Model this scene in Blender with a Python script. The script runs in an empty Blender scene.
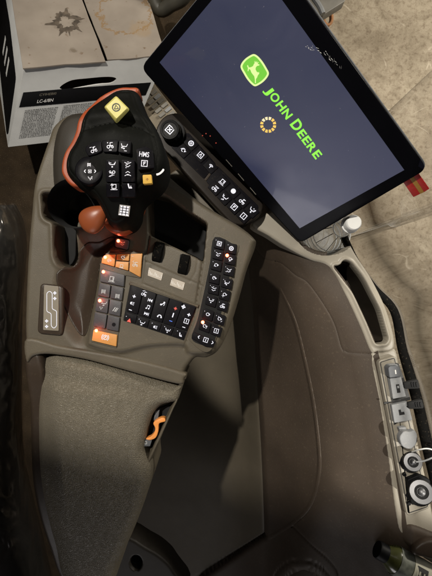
import bpy, math, random
import numpy as np
from mathutils import Vector, noise
random.seed(4)
R = math.radians
SC = bpy.context.scene
COL = SC.collection
F, H = 416.0, 0.55            # focal length in photo pixels, camera height over the armrest deck

def W(px, py, z=0.0):
    k = (H - z) / F
    return Vector(((px - 216) * k, (288 - py) * k, z))

# ------------------------------------------------------------------ materials
def nt(name):
    m = bpy.data.materials.new(name); m.use_nodes = True
    t = m.node_tree
    return m, t.nodes, t.links, t.nodes['Principled BSDF']

def mat(name, col, rough=0.5, metal=0.0, bump=0.0, scale=400.0, var=0.12, vscale=18.0, coat=0.0,
        grain='noise', spec=0.5, dirt=0.0, dirtcol=(0.25, 0.2, 0.13), dist=0.0004):
    m, N, L, P = nt(name)
    tc = N.new('ShaderNodeTexCoord')
    n1 = N.new('ShaderNodeTexNoise'); n1.inputs['Scale'].default_value = vscale; n1.inputs['Detail'].default_value = 6
    L.new(tc.outputs['Object'], n1.inputs['Vector'])
    cr = N.new('ShaderNodeValToRGB')
    a = [max(0, c * (1 - var)) for c in col]; b = [min(1, c * (1 + var)) for c in col]
    cr.color_ramp.elements[0].position = .3; cr.color_ramp.elements[0].color = (*a, 1)
    cr.color_ramp.elements[1].position = .7; cr.color_ramp.elements[1].color = (*b, 1)
    L.new(n1.outputs['Fac'], cr.inputs['Fac'])
    out = cr.outputs['Color']
    if dirt > 0:
        n3 = N.new('ShaderNodeTexNoise'); n3.inputs['Scale'].default_value = 260; n3.inputs['Detail'].default_value = 3
        L.new(tc.outputs['Object'], n3.inputs['Vector'])
        r3 = N.new('ShaderNodeValToRGB'); r3.color_ramp.elements[0].position = .6; r3.color_ramp.elements[1].position = .78
        L.new(n3.outputs['Fac'], r3.inputs['Fac'])
        mu = N.new('ShaderNodeMath'); mu.operation = 'MULTIPLY'; mu.inputs[1].default_value = dirt
        L.new(r3.outputs['Color'], mu.inputs[0])
        mx = N.new('ShaderNodeMix'); mx.data_type = 'RGBA'
        L.new(mu.outputs[0], mx.inputs['Factor']); L.new(out, mx.inputs['A']); mx.inputs['B'].default_value = (*dirtcol, 1)
        out = mx.outputs['Result']
    L.new(out, P.inputs['Base Color'])
    mr = N.new('ShaderNodeMapRange'); mr.inputs['To Min'].default_value = max(.03, rough - .07); mr.inputs['To Max'].default_value = min(1, rough + .08)
    n4 = N.new('ShaderNodeTexNoise'); n4.inputs['Scale'].default_value = 55; n4.inputs['Detail'].default_value = 5
    L.new(tc.outputs['Object'], n4.inputs['Vector']); L.new(n4.outputs['Fac'], mr.inputs['Value'])
    L.new(mr.outputs['Result'], P.inputs['Roughness'])
    P.inputs['Metallic'].default_value = metal
    P.inputs['Specular IOR Level'].default_value = spec
    P.inputs['Coat Weight'].default_value = coat
    if bump > 0:
        bn = N.new('ShaderNodeBump'); bn.inputs['Strength'].default_value = bump; bn.inputs['Distance'].default_value = dist
        if grain == 'leather':
            wv = N.new('ShaderNodeTexNoise'); wv.inputs['Scale'].default_value = 120; wv.inputs['Detail'].default_value = 2
            L.new(tc.outputs['Object'], wv.inputs['Vector'])
            ad = N.new('ShaderNodeMixRGB'); ad.blend_type = 'ADD'; ad.inputs['Fac'].default_value = .007
            L.new(tc.outputs['Object'], ad.inputs['Color1']); L.new(wv.outputs['Color'], ad.inputs['Color2'])
            v = N.new('ShaderNodeTexVoronoi'); v.feature = 'DISTANCE_TO_EDGE'; v.inputs['Scale'].default_value = scale
            L.new(ad.outputs['Color'], v.inputs['Vector'])
            r = N.new('ShaderNodeValToRGB'); r.color_ramp.elements[0].position = 0; r.color_ramp.elements[1].position = .35
            L.new(v.outputs['Distance'], r.inputs['Fac']); L.new(r.outputs['Color'], bn.inputs['Height'])
        else:
            n2 = N.new('ShaderNodeTexNoise'); n2.inputs['Scale'].default_value = scale; n2.inputs['Detail'].default_value = 4
            L.new(tc.outputs['Object'], n2.inputs['Vector']); L.new(n2.outputs['Fac'], bn.inputs['Height'])
        L.new(bn.outputs['Normal'], P.inputs['Normal'])
    return m

def emis(name, col, s, base=(.02, .02, .02)):
    m, N, L, P = nt(name)
    P.inputs['Base Color'].default_value = (*base, 1)
    P.inputs['Emission Color'].default_value = (*col, 1); P.inputs['Emission Strength'].default_value = s
    P.inputs['Roughness'].default_value = .4
    return m

def symfres(N, L, fr, ior):    # same reflectance on both faces of a thin pane
    g = N.new('ShaderNodeNewGeometry'); m = N.new('ShaderNodeMapRange'); L.new(g.outputs['Backfacing'], m.inputs['Value'])
    m.inputs['To Min'].default_value = ior; m.inputs['To Max'].default_value = 1 / ior; L.new(m.outputs['Result'], fr.inputs['IOR'])
def clear(name, tint=(1, 1, 1), gloss=.05, rough=.02, frost=0.0):
    m = bpy.data.materials.new(name); m.use_nodes = True
    N, L = m.node_tree.nodes, m.node_tree.links; N.clear()
    o = N.new('ShaderNodeOutputMaterial'); t = N.new('ShaderNodeBsdfTransparent'); t.inputs['Color'].default_value = (*tint, 1)
    g = N.new('ShaderNodeBsdfGlossy'); g.inputs['Roughness'].default_value = rough
    fr = N.new('ShaderNodeFresnel'); fr.inputs['IOR'].default_value = 1.45
    symfres(N, L, fr, 1.45)
    mx = N.new('ShaderNodeMixShader'); L.new(fr.outputs[0], mx.inputs[0]); L.new(t.outputs[0], mx.inputs[1]); L.new(g.outputs[0], mx.inputs[2])
    last = mx.outputs[0]
    if frost > 0:
        d = N.new('ShaderNodeBsdfDiffuse'); d.inputs['Color'].default_value = (.75, .8, .85, 1)
        m2 = N.new('ShaderNodeMixShader'); m2.inputs[0].default_value = frost
        L.new(last, m2.inputs[1]); L.new(d.outputs[0], m2.inputs[2]); last = m2.outputs[0]
    L.new(last, o.inputs['Surface'])
    return m

M = dict(
    deck=mat('olive grey grained plastic', (.094, .079, .056), .5, spec=.32, bump=.5, scale=900, var=.12, dirt=.2),
    palm=mat('brown grained plastic', (.036, .025, .017), .42, spec=.35, bump=.3, scale=900, var=.1, dirt=.12),
    pad=mat('grained armrest skin', (.138, .120, .088), .5, spec=.36, bump=.85, scale=500, var=.09, grain='leather', dist=.0006, dirt=.06),
    well=mat('olive lower trim', (.072, .060, .042), .6, spec=.3, bump=.4, scale=700, var=.08, dirt=.06),
    side=mat('brown side trim', (.043, .031, .0215), .6, spec=.3, bump=.6, scale=700, var=.12, dirt=.12),
    rim=mat('light grey brown rim plastic', (.27, .243, .195), .42, bump=.3, scale=900, var=.07, dirt=.15),
    black=mat('black plastic', (.005, .005, .0055), .5, spec=.14, bump=.25, scale=800, var=.2),
    matte=mat('matte black liner', (.006, .006, .006), .85, var=.2),
    keyblk=mat('satin black key', (.0035, .003, .0048), .5, spec=.13, bump=.15, scale=700, var=.15, dirt=.06),
    keygry=mat('dark grey key', (.045, .045, .05), .5, bump=.3, scale=700, var=.12, dirt=.2),
    keyor=mat('amber orange key', (.56, .26, .065), .5, bump=.2, scale=700, var=.1, dirt=.3, dirtcol=(.3, .15, .05)),
    boot=mat('dark brown boot plastic', (.026, .021, .015), .6, bump=.3, scale=900, var=.1),
    yellow=mat('yellow key plastic', (.62, .56, .16), .5, bump=.2, var=.06, dirt=.12, dirtcol=(.3, .25, .08)),
    orange=mat('orange plastic', (.32, .060, .018), .42, bump=.15, var=.1),
    latch=mat('light orange plastic', (.8, .3, .07), .45, bump=.1, var=.08),
    soft=mat('soft touch black grip', (.0040, .0042, .0033), .6, spec=.10, bump=.3, scale=1000, var=.15, dirt=.1, dirtcol=(.06, .06, .045)),
    glossb=mat('gloss black bezel', (.003, .003, .004), .2, var=.1, spec=.035),
    plate=mat('pale label plate', (.20, .175, .135), .4, var=.1, dirt=.3),
    mark=mat('white print', (.75, .73, .7), .5, var=.05),
    dkprint=mat('dark print', (.03, .03, .03), .6, var=.1),
    metal=mat('worn chrome', (.16, .16, .165), .48, metal=1.0, var=.1),
    alum=mat('dusty grey plastic', (.22, .225, .23), .5, bump=.3, scale=700, var=.1, dirt=.3, dirtcol=(.5, .46, .4)),
    dgrey=mat('dark slate plastic', (.10, .105, .115), .5, bump=.3, scale=700, var=.1, dirt=.2),
    rubber=mat('black rubber', (.0035, .0033, .003), .8, spec=.06, bump=.4, scale=500, var=.2, dirt=.15),
    rib=mat('brown grooved rubber', (.09, .075, .055), .7, bump=.3, scale=600, var=.2),
    plasticwhite=mat('milky white plastic', (.72, .72, .70), .45, var=.05),
    film=mat('black vinyl under film', (.014, .013, .012), .5, spec=.3, bump=.3, scale=60, var=.3, dist=.004),
    board=mat('worn grey cardboard', (.36, .285, .215), .8, bump=.4, scale=500, var=.14, vscale=8, dirt=.15),
    white=mat('white printed cardboard', (.60, .60, .585), .65, bump=.3, scale=400, var=.06, dirt=.1),
    cabfloor=mat('brown cab mat', (.034, .023, .013), .9, spec=.15, bump=.5, scale=160, var=.3, dirt=.3),
    red=mat('dark red tab', (.42, .014, .012), .5, var=.08),
    gold=mat('ochre stripe', (.38, .19, .03), .5, var=.08),
    drink=mat('olive bottle plastic', (.06, .065, .02), .25, var=.2, coat=.3),
    paper=mat('cream label paper', (.55, .53, .42), .6, var=.1, dirt=.3),
    conduit=mat('grey painted steel', (.16, .15, .13), .5, var=.2),
    icon=emis('backlit white symbol', (.95, .93, 1.0), 1.0),
    iconw=emis('warm backlit symbol', (1, .93, .85), .62),
    icond=mat('unlit pale symbol', (.55, .52, .48), .5, var=.05),
    iconr=emis('backlit red symbol', (1, .12, .08), .9),
    iconb=emis('backlit blue symbol', (.1, .25, 1), .9),
    led=emis('red indicator lamp', (1, .10, .04), 14),
    ledc=emis('indicator core', (1, .62, .5), 6),
    green=emis('lit emblem green', (.18, .62, .04), 1.0),
    lime=emis('lit lettering green', (.30, .92, .07), 1.0),
    cream=emis('lit emblem outline', (.80, .98, .36), 1.0),
    amber=emis('loading segment', (1, .62, .12), 1.0),
    amberw=emis('loading segment bright', (1, .86, .5), 1.0),
    shine=emis('joystick marker light', (1, .92, .85), 1.0),
    glowplate=emis('lit label plate', (1, .82, .62), .20, base=(.28, .25, .21)),
    glass=clear('door glass'),
    bottle=clear('clear ribbed bottle', (.93, .95, .97), rough=.06, frost=.26),
    wrap=clear('clear plastic film', (.9, .9, .9), rough=.12),
)

# ------------------------------------------------------------------ objects
def thing(name, label, cat, loc=(0, 0, 0), group=None):
    o = bpy.data.objects.new(name, None); COL.objects.link(o); o.location = loc
    o.empty_display_size = .02
    o['label'] = label; o['category'] = cat
    if group: o['group'] = group
    return o

def tag(o, label, cat, group=None):
    o['label'] = label; o['category'] = cat
    if group: o['group'] = group
    return o

def worldloc(o):
    v = Vector((0, 0, 0))
    while o is not None:
        v += Vector(o.location); o = o.parent
    return v

class MB:
    def __init__(s): s.v = []; s.f = []; s.m = []; s.mats = []
    def mi(s, m):
        if m not in s.mats: s.mats.append(m)
        return s.mats.index(m)
    def add(s, vs, fs, m):
        o = len(s.v); s.v += [tuple(v) for v in vs]; i = s.mi(m)
        for f in fs: s.f.append([o + k for k in f]); s.m.append(i)
    def build(s, name, parent=None, ang=40, smooth=True):
        me = bpy.data.meshes.new(name)
        v = s.v
        if parent is not None:
            w = worldloc(parent); v = [(a[0] - w.x, a[1] - w.y, a[2] - w.z) for a in v]
        me.from_pydata(v, [], s.f); me.update()
        for m in s.mats: me.materials.append(m)
        me.polygons.foreach_set('material_index', s.m)
        if smooth:
            me.polygons.foreach_set('use_smooth', [True] * len(me.polygons)); me.set_sharp_from_angle(angle=R(ang))
        o = bpy.data.objects.new(name, me); COL.objects.link(o)
        if parent is not None: o.parent = parent
        return o

def area2(p): return sum(p[i][0] * p[(i + 1) % len(p)][1] - p[(i + 1) % len(p)][0] * p[i][1] for i in range(len(p)))

def fillet(pts, r, n=5):
    out = []
    N_ = len(pts)
    for i in range(N_):
        p = pts[i]; rr = p[2] if len(p) > 2 else r
        p = Vector(p[:2]); a = Vector(pts[i - 1][:2]) - p; b = Vector(pts[(i + 1) % N_][:2]) - p
        d = min(rr, a.length * .48, b.length * .48)
        if d < 1e-6: out.append(p); continue
        s = p + a.normalized() * d; e = p + b.normalized() * d
        for k in range(n + 1):
            t = k / n; out.append(s * (1 - t) ** 2 + p * 2 * t * (1 - t) + e * t * t)
    return [(q[0], q[1]) for q in out]

def spline(pts, n=8, closed=True):
    out = []; N_ = len(pts); P = [Vector(p) for p in pts]
    rng = range(N_) if closed else range(N_ - 1)
    for i in rng:
        if closed: p0, p1, p2, p3 = P[i - 1], P[i], P[(i + 1) % N_], P[(i + 2) % N_]
        else: p0, p1, p2, p3 = P[max(i - 1, 0)], P[i], P[i + 1], P[min(i + 2, N_ - 1)]
        for k in range(n):
            t = k / n
            out.append(.5 * ((2 * p1) + (p2 - p0) * t + (2 * p0 - 5 * p1 + 4 * p2 - p3) * t * t + (3 * p1 - p0 - 3 * p2 + p3) * t ** 3))
    if not closed: out.append(P[-1])
    return [tuple(q) for q in out]

def offset(poly, d):          # inset by d (keeps point count)
    s = 1 if area2(poly) > 0 else -1
    n = len(poly); out = []
    for i in range(n):
        p = Vector(poly[i]); a = (p - Vector(poly[i - 1])); b = (Vector(poly[(i + 1) % n]) - p)
        if a.length < 1e-9: a = b
        if b.length < 1e-9: b = a
        a = a.normalized(); b = b.normalized(); na = Vector((-a.y, a.x)) * s; nb = Vector((-b.y, b.x)) * s
        m = na + nb
        if m.length < 1e-6: m = na
        m = m.normalized(); c = max(.5, m.dot(na)); q = p + m * d / c
        out.append((q.x, q.y))
    return out

def prism(mb, poly, T, down, depth, ch, chm, m, dish=0.0, botm=None):
    """poly in outline units; T(x,y)->top point; down unit vector; chamfer ch (outline units) / chm metres"""
    rings = []
    base = [T(*p) for p in poly]
    for k, (a, b) in enumerate(((1, 0), (.62, .08), (.3, .3), (.08, .62), (0, 1))):
        q = offset(poly, ch * a)
        rings.append([T(*p) + down * chm * b for p in q])
    rings.append([p + down * depth for p in base])
    n = len(poly); vs = [p for r in rings for p in r]; fs = []
    top = list(range(n)); 
    c = T(*[sum(p[i] for p in poly) / n for i in (0, 1)])
    fl = area2(poly) * (1 if (T(1, 0) - T(0, 0)).cross(T(0, 1) - T(0, 0)).dot(down) < 0 else -1) < 0
    fs.append(top)
    for k in range(len(rings) - 1):
        for i in range(n):
            j = (i + 1) % n; fs.append([k * n + i, (k + 1) * n + i, (k + 1) * n + j, k * n + j])
    o = (len(rings) - 1) * n
    fs.append([o + i for i in reversed(range(n))])
    if fl: fs = [list(reversed(f)) for f in fs]
    mb.add(vs, fs, m)

DN = Vector((0, 0, -1))
def zf(z):
    return z if callable(z) else (lambda x, y: z)
def plane3(a, b, c):          # height as a plane through three (px,py,z)
    A = np.array([[a[0], a[1], 1], [b[0], b[1], 1], [c[0], c[1], 1]]); s = np.linalg.solve(A, np.array([a[2], b[2], c[2]]))
    return lambda x, y: float(s[0] * x + s[1] * y + s[2])
def slab(mb, poly, z, depth, m, ch=.8, fr=1.5, chm=None):
    g = zf(z); T = lambda x, y: W(x, y, g(x, y))
    prism(mb, fillet(poly, fr) if fr else poly, T, DN, depth, ch, chm if chm is not None else ch * .0012, m)

def flat(mb, polys, T, m):
    for p in polys:
        vs = [T(*q) for q in p]; f = list(range(len(p)))
        if len(p) >= 3:
            n = (vs[1] - vs[0]).cross(vs[2] - vs[0])
            mb.add(vs, [f], m)

# --- symbols: lists of polygons inside [-.5,.5]
def rect(x0, y0, x1, y1): return [(x0, y0), (x1, y0), (x1, y1), (x0, y1)]
def ringp(r0, r1, n=16, a0=0, a1=2 * math.pi, cx=0, cy=0):
    out = []
    for k in range(n):
        a, b = a0 + (a1 - a0) * k / n, a0 + (a1 - a0) * (k + 1) / n
        out.append([(cx + r1 * math.cos(a), cy + r1 * math.sin(a)), (cx + r1 * math.cos(b), cy + r1 * math.sin(b)), (cx + r0 * math.cos(b), cy + r0 * math.sin(b)), (cx + r0 * math.cos(a), cy + r0 * math.sin(a))])
    return out
def disc(r, cx=0, cy=0, n=14): return [[(cx + r * math.cos(2 * math.pi * k / n), cy + r * math.sin(2 * math.pi * k / n)) for k in range(n)]]
def line(x0, y0, x1, y1, w=.12):
    d = Vector((x1 - x0, y1 - y0)); n = Vector((-d.y, d.x)).normalized() * w / 2
    return [(x0 + n.x, y0 + n.y), (x1 + n.x, y1 + n.y), (x1 - n.x, y1 - n.y), (x0 - n.x, y0 - n.y)]
def frame(h=.42, w=.1): return [rect(-h, -h, h, -h + w), rect(-h, h - w, h, h), rect(-h, -h + w, -h + w, h - w), rect(h - w, -h + w, h, h - w)]
G = {
 'plus': [rect(-.38, -.1, .38, .1), rect(-.1, .1, .1, .38), rect(-.1, -.38, .1, -.1)],
 'minus': [rect(-.38, -.09, .38, .09)],
 'ring': ringp(.26, .42), 'dot': disc(.14), 'disc': disc(.4),
 'frame': frame(), 'framex': frame(.45) + [line(-.22, -.22, .22, .22), line(-.22, .22, .22, -.22)],
 'framei': frame(.45) + [rect(-.06, -.25, .06, .25)], 'framef': frame(.45) + [rect(-.16, -.25, -.04, .25), rect(-.04, .13, .2, .25), rect(-.04, -.06, .12, .05)],
 'framea': frame(.45) + [line(-.2, -.25, 0, .25, .1), line(.2, -.25, 0, .25, .1)],
 'ringt': ringp(.34, .45, 20) + [line(-.22, -.15, .22, -.15, .07), line(-.22, -.15, 0, .24, .07), line(.22, -.15, 0, .24, .07)],
 'ringe': ringp(.3, .45, 18) + [rect(-.2, -.04, .2, .05), rect(-.16, .1, .16, .17), rect(-.16, -.18, .16, -.1)],
 'tri': [[(-.42, -.34), (.42, -.34), (0, .4)]],
 'x': [line(-.35, -.35, .35, .35, .16), line(-.35, .35, .35, -.35, .16), rect(-.45, -.07, .45, .07)],
 'boom': [line(-.45, .22, .05, .02, .12), line(-.05, .02, .45, .22, .12), rect(-.12, -.2, .12, .1), rect(-.4, -.28, .4, -.2), line(-.45, -.05, -.25, -.2, .1)],
 'tract': disc(.2, -.2, -.2) + disc(.13, .28, -.26) + [rect(-.1, -.12, .4, .08), rect(-.3, .05, .05, .4)],
 'pump': disc(.22, -.1, -.16) + [rect(-.05, .1, .35, .22), rect(.2, -.3, .34, .1), line(-.4, .15, -.1, .35, .12)],
 'arrup': [[(-.4, -.05), (0, .42), (.4, -.05)], rect(-.14, -.42, .14, -.05)],
 'arrL': [line(.15, .35, -.2, 0, .16), line(-.2, 0, .15, -.35, .16)], 'arrR': [line(-.15, .35, .2, 0, .16), line(.2, 0, -.15, -.35, .16)],
 'wedgeL': [[(-.45, .25), (.45, .25), (-.45, -.25)], rect(-.1, -.4, .45, -.3)], 'heart': disc(.2, -.18, .1) + disc(.2, .18, .1) + [[(-.36, .02), (.36, .02), (0, -.4)]],
 'wiper': ringp(.18, .26, 8, R(30), R(150), 0, -.1) + ringp(.34, .44, 8, R(30), R(150), 0, -.1) + [rect(-.06, -.3, .06, .1)],
 'pivot': [rect(-.4, .22, .4, .34), rect(-.06, -.3, .06, .22), rect(-.3, -.42, .3, -.3)],
 'seat': [line(-.25, .4, -.1, -.2, .18), rect(-.15, -.3, .32, -.12), rect(.1, -.12, .2, .1)],
 'lamp': [[(-.05, .3), (-.35, .15), (-.35, -.15), (-.05, -.3)], line(.05, .2, .4, .25, .08), line(.05, 0, .4, 0, .08), line(.05, -.2, .4, -.25, .08)],
 'note': disc(.13, -.25, -.25) + disc(.13, .2, -.2) + [rect(-.18, -.25, -.1, .35), rect(.27, -.2, .34, .38), rect(-.18, .28, .34, .42)],
 'phone': [line(-.3, -.3, .25, .25, .16)] + disc(.17, -.28, -.22) + disc(.17, .2, .3) + ringp(.3, .38, 5, R(-60), R(20)),
 'arcp': ringp(.24, .42, 8, 0, math.pi, 0, -.15) + disc(.14, -.33, -.18) + disc(.14, .33, -.18),
 'fan': disc(.15, 0, .24) + disc(.15, .24, 0) + disc(.15, 0, -.24) + disc(.15, -.24, 0) + disc(.09),
 'next': [[(-.4, .3), (-.4, -.3), (0, 0)], [(0, .3), (0, -.3), (.36, 0)], rect(.36, -.3, .45, .3)],
 'prev': [[(.4, .3), (.4, -.3), (0, 0)], [(0, .3), (0, -.3), (-.36, 0)], rect(-.45, -.3, -.36, .3)],
 'lines': [rect(-.38, .28, .38, .36), rect(-.38, .1, .38, .18), rect(-.38, -.08, .38, 0), rect(-.38, -.26, .38, -.18), rect(-.38, -.42, -.3, .42), rect(.3, -.42, .38, .42)],
 'slash': [line(-.4, -.3, 0, .35, .12), line(-.1, -.35, .3, .3, .12), line(.1, -.4, .5, .25, .08)],
 'park': ringp(.24, .31, 18) + ringp(.40, .47, 5, R(-50), R(50)) + ringp(.40, .47, 5, R(130), R(230)) + [rect(-.09, -.16, -.02, .17)] + ringp(.04, .11, 8, R(-90), R(90), -.0, .07),
 'grid': [rect(-.45 + i * .32, -.45 + j * .23, -.2 + i * .32, -.28 + j * .23) for i in range(3) for j in range(4)],
 'hook': ringp(.16, .3, 8, R(-200), R(60), 0, -.1) + [rect(.1, .1, .3, .42), rect(-.4, .3, -.2, .4)],
 'jack': [line(-.4, .3, .4, .3, .1), line(-.4, .3, .35, -.25, .1), line(.4, .3, -.35, -.25, .1), rect(-.4, -.42, .4, -.32)],
}
def local(c, ang, s, T):      # glyph frame -> outline px ; ang in picture degrees (clockwise tilt)
    ca, sa = math.cos(R(ang)), math.sin(R(ang))
    return lambda x, y: T(c[0] + s * (x * ca - (-y) * sa), c[1] + s * (x * sa + (-y) * ca))
def pict(seed):               # small machine pictogram: every seed its own drawing
    r = random.Random(seed); out = []
    b = r.randrange(5)
    if b == 0: out += ringp(.13, .22, 12, cx=-.2, cy=-.2) + ringp(.08, .15, 10, cx=.28, cy=-.26) + [rect(-.1, -.16, .36, -.04), rect(-.02, -.04, .06, .3), rect(-.02, .24, .34, .32)]
    if b == 1: out += [line(-.42, .3, 0, .08, .08), line(0, .08, .42, .3, .08), line(-.3, -.1, 0, -.3, .08), line(0, -.3, .3, -.1, .08)]
    if b == 2: out += [rect(-.3, -.05, .3, .05), line(-.3, 0, -.42, .36, .08), line(.3, 0, .42, .36, .08)] + disc(.11, 0, -.28, 8)
    if b == 3: out += frame(.3, .08) + [line(-.44, -.42, .44, -.42, .07)]
    if b == 4: out += ringp(.2, .29, 9, R(20), R(290), -.05, .05) + [[(.1, .1), (.42, .16), (.2, -.14)]]
    for k in range(r.randrange(2, 4)):
        x, y = r.uniform(-.4, .4), r.uniform(-.4, .4); q = r.randrange(3)
        out += [rect(x - .13, y - .035, x + .13, y + .035)] if q == 0 else (disc(.07, x, y, 7) if q == 1 else [line(x - .1, y - .12, x + .1, y + .12, .06)])
    return out
pseed = [0]
def sym(mb, k, c, ang, s, T, m):
    if k in ('jack', 'boom', 'tract', 'hook', 'pump', 'pivot', 'heart', 'arrup', 'x', 'wedgeL') and s < 9.5:
        pseed[0] += 1; ps = pict(pseed[0] * 7 + 3); s *= .98
    else: ps = G[k]; s *= .86
    flat(mb, ps, local(c, ang, s, T), m)

def text_tris(txt, bold=.012):
    cu = bpy.data.curves.new('t', 'FONT'); cu.body = txt; cu.offset = bold; cu.resolution_u = 4
    o = bpy.data.objects.new('t', cu); COL.objects.link(o)
    dg = bpy.context.evaluated_depsgraph_get(); dg.update()
    me = bpy.data.meshes.new_from_object(o.evaluated_get(dg))
    vs = [(v.co.x, v.co.y) for v in me.vertices]; fs = [list(p.vertices) for p in me.polygons]
    bpy.data.objects.remove(o); bpy.data.curves.remove(cu); bpy.data.meshes.remove(me)
    return vs, fs
def text(mb, txt, T, m, w=None, h=1.0, bold=.012):
    """text mapped to x:0..w, y: cap height h"""
    vs, fs = text_tris(txt, bold); x0 = min(v[0] for v in vs); x1 = max(v[0] for v in vs); y1 = max(v[1] for v in vs); y0 = min(v[1] for v in vs)
    sy = h / (y1 - min(0, y0) if y0 < -.1 else y1); sx = (w / (x1 - x0)) if w else sy
    mb.add([T((v[0] - x0) * sx, v[1] * sy) for v in vs], fs, m)

# --- height field: solid block with a sculpted top
def dist_poly(X, Y, poly, closed=True):
    d = np.full(X.shape, 1e9); n = len(poly)
    for i in range(n if closed else n - 1):
        x0, y0 = poly[i][:2]; x1, y1 = poly[(i + 1) % n][:2]; dx, dy = x1 - x0, y1 - y0; L2 = dx * dx + dy * dy + 1e-12
        t = np.clip(((X - x0) * dx + (Y - y0) * dy) / L2, 0, 1)
        d = np.minimum(d, np.hypot(X - x0 - t * dx, Y - y0 - t * dy))
    return d
def inside(X, Y, poly):
    c = np.zeros(X.shape, bool); n = len(poly)
    for i in range(n):
        x0, y0 = poly[i][:2]; x1, y1 = poly[i - 1][:2]
        if y0 == y1: continue
        k = ((y0 > Y) != (y1 > Y)) & (X < (x1 - x0) * (Y - y0) / (y1 - y0) + x0)
        c ^= k
    return c
def sd(X, Y, poly):           # positive inside
    d = dist_poly(X, Y, poly); return np.where(inside(X, Y, poly), d, -d)
def ss(a, b, x):
    t = np.clip((x - a) / (b - a), 0, 1); return t * t * (3 - 2 * t)
def interp_pts(X, Y, pts, p=2.5):   # inverse distance weighting of (x,y,z) control heights
    num = np.zeros(X.shape); den = np.zeros(X.shape)
    for x, y, z in pts:
        w = 1 / (np.hypot(X - x, Y - y) + 6) ** p; num += w * z; den += w
    return num / den
def field(name, parent, poly, hfun, z0, depth, m, round_px=5, round_m=.006, step=1.0, seams=(), extra=None):
    xs = [p[0] for p in poly]; ys = [p[1] for p in poly]
    gx = np.arange(min(xs) - step, max(xs) + 2 * step, step); gy = np.arange(min(ys) - step, max(ys) + 2 * step, step)
    X, Y = np.meshgrid(gx, gy)
    S = sd(X, Y, poly)
    # pull outside vertices of border cells onto the outline
    keep = (S > -1.5 * step)
    n = len(poly)
    out = S < 0
    bx, by, bd = X.copy(), Y.copy(), np.full(X.shape, 1e9)
    for i in range(n):
        x0, y0 = poly[i][:2]; x1, y1 = poly[(i + 1) % n][:2]; dx, dy = x1 - x0, y1 - y0; L2 = dx * dx + dy * dy + 1e-12
        t = np.clip(((X - x0) * dx + (Y - y0) * dy) / L2, 0, 1); qx = x0 + t * dx; qy = y0 + t * dy; d = np.hypot(X - qx, Y - qy)
        k = d < bd; bd = np.where(k, d, bd); bx = np.where(k, qx, bx); by = np.where(k, qy, by)
    X2 = np.where(out, bx, X); Y2 = np.where(out, by, Y); S2 = np.maximum(S, 0)
    Z = hfun(X2, Y2)
    t = np.clip(S2 / round_px, 0, 1); Z = Z - round_m * (1 - np.sqrt(np.maximum(0, 1 - (1 - t) ** 2)))
    for poly_s, w, dp in seams:
        d = dist_poly(X2, Y2, poly_s, False); Z = Z - dp * np.exp(-(d / w) ** 2)
    cell = (S[:-1, :-1] > 0) | (S[1:, :-1] > 0) | (S[:-1, 1:] > 0) | (S[1:, 1:] > 0)
    idx = -np.ones(X.shape, int); verts = []; faces = []
    zz = z0 if z0 is not None else None
    def vid(i, j):
        if idx[i, j] < 0:
            idx[i, j] = len(verts); z = float(Z[i, j]); k = (H - (zz if zz is not None else z)) / F
            verts.append(((X2[i, j] - 216) * k, (288 - Y2[i, j]) * k, z))
        return idx[i, j]
    edges = {}
    I, J = np.nonzero(cell)
    for i, j in zip(I.tolist(), J.tolist()):
        f = [vid(i, j), vid(i + 1, j), vid(i + 1, j + 1), vid(i, j + 1)]
        faces.append(f)
        for a in range(4):
            e = (f[a], f[(a + 1) % 4])
            if (e[1], e[0]) in edges: del edges[(e[1], e[0])]
            else: edges[e] = 1
    low = {}
    for a, b in list(edges):
        for q in (a, b):
            if q not in low:
                v = verts[q]; low[q] = len(verts); verts.append((v[0], v[1], v[2] - depth))
        faces.append([b, a, low[a], low[b]])
    mb = MB(); mb.add(verts, faces, m)
    if extra: extra(mb)
    return mb.build(name, parent, ang=65)

def grid(mb, rows, m, close=False):
    n = len(rows[0]); vs = [p for r in rows for p in r]; fs = []
    for i in range(len(rows) - 1):
        for j in range(n if close else n - 1):
            k = (j + 1) % n; fs.append([i * n + j, i * n + k, (i + 1) * n + k, (i + 1) * n + j])
    mb.add(vs, fs, m)
def tube(mb, pts, r, m, n=10, smooth=6, caps=True):
    P = [Vector(p) for p in (spline(pts, smooth, False) if smooth else pts)]
    rows = []; up = Vector((.13, .21, 1)).normalized()
    for i, p in enumerate(P):
        t = (P[min(i + 1, len(P) - 1)] - P[max(i - 1, 0)]).normalized(); a = t.cross(up).normalized(); b = t.cross(a)
        rr = float(np.interp(i / max(1, len(P) - 1), np.linspace(0, 1, len(r)), r)) if isinstance(r, (list, tuple)) else r
        rows.append([p + a * rr * math.cos(2 * math.pi * k / n) + b * rr * math.sin(2 * math.pi * k / n) for k in range(n)])
    o = len(mb.v); grid(mb, rows, m, True)
    if caps:
        i = mb.mi(m); mb.f.append([o + k for k in range(n)]); mb.m.append(i)
        L = len(mb.v); mb.f.append([L - 1 - k for k in range(n)]); mb.m.append(i)
def lathe(mb, prof, c, ax, m, n=32, u=None):
    """prof: (radius, height along ax) list"""
    ax = Vector(ax).normalized(); u = Vector((1, 0, 0)) if abs(ax.x) < .9 else Vector((0, 1, 0))
    a = (u - ax * u.dot(ax)).normalized(); b = ax.cross(a); c = Vector(c)
    rows = [[c + ax * h + (a * math.cos(2 * math.pi * k / n) + b * math.sin(2 * math.pi * k / n)) * max(r, 1e-5) for k in range(n)] for r, h in prof]
    grid(mb, rows, m, True)

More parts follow.
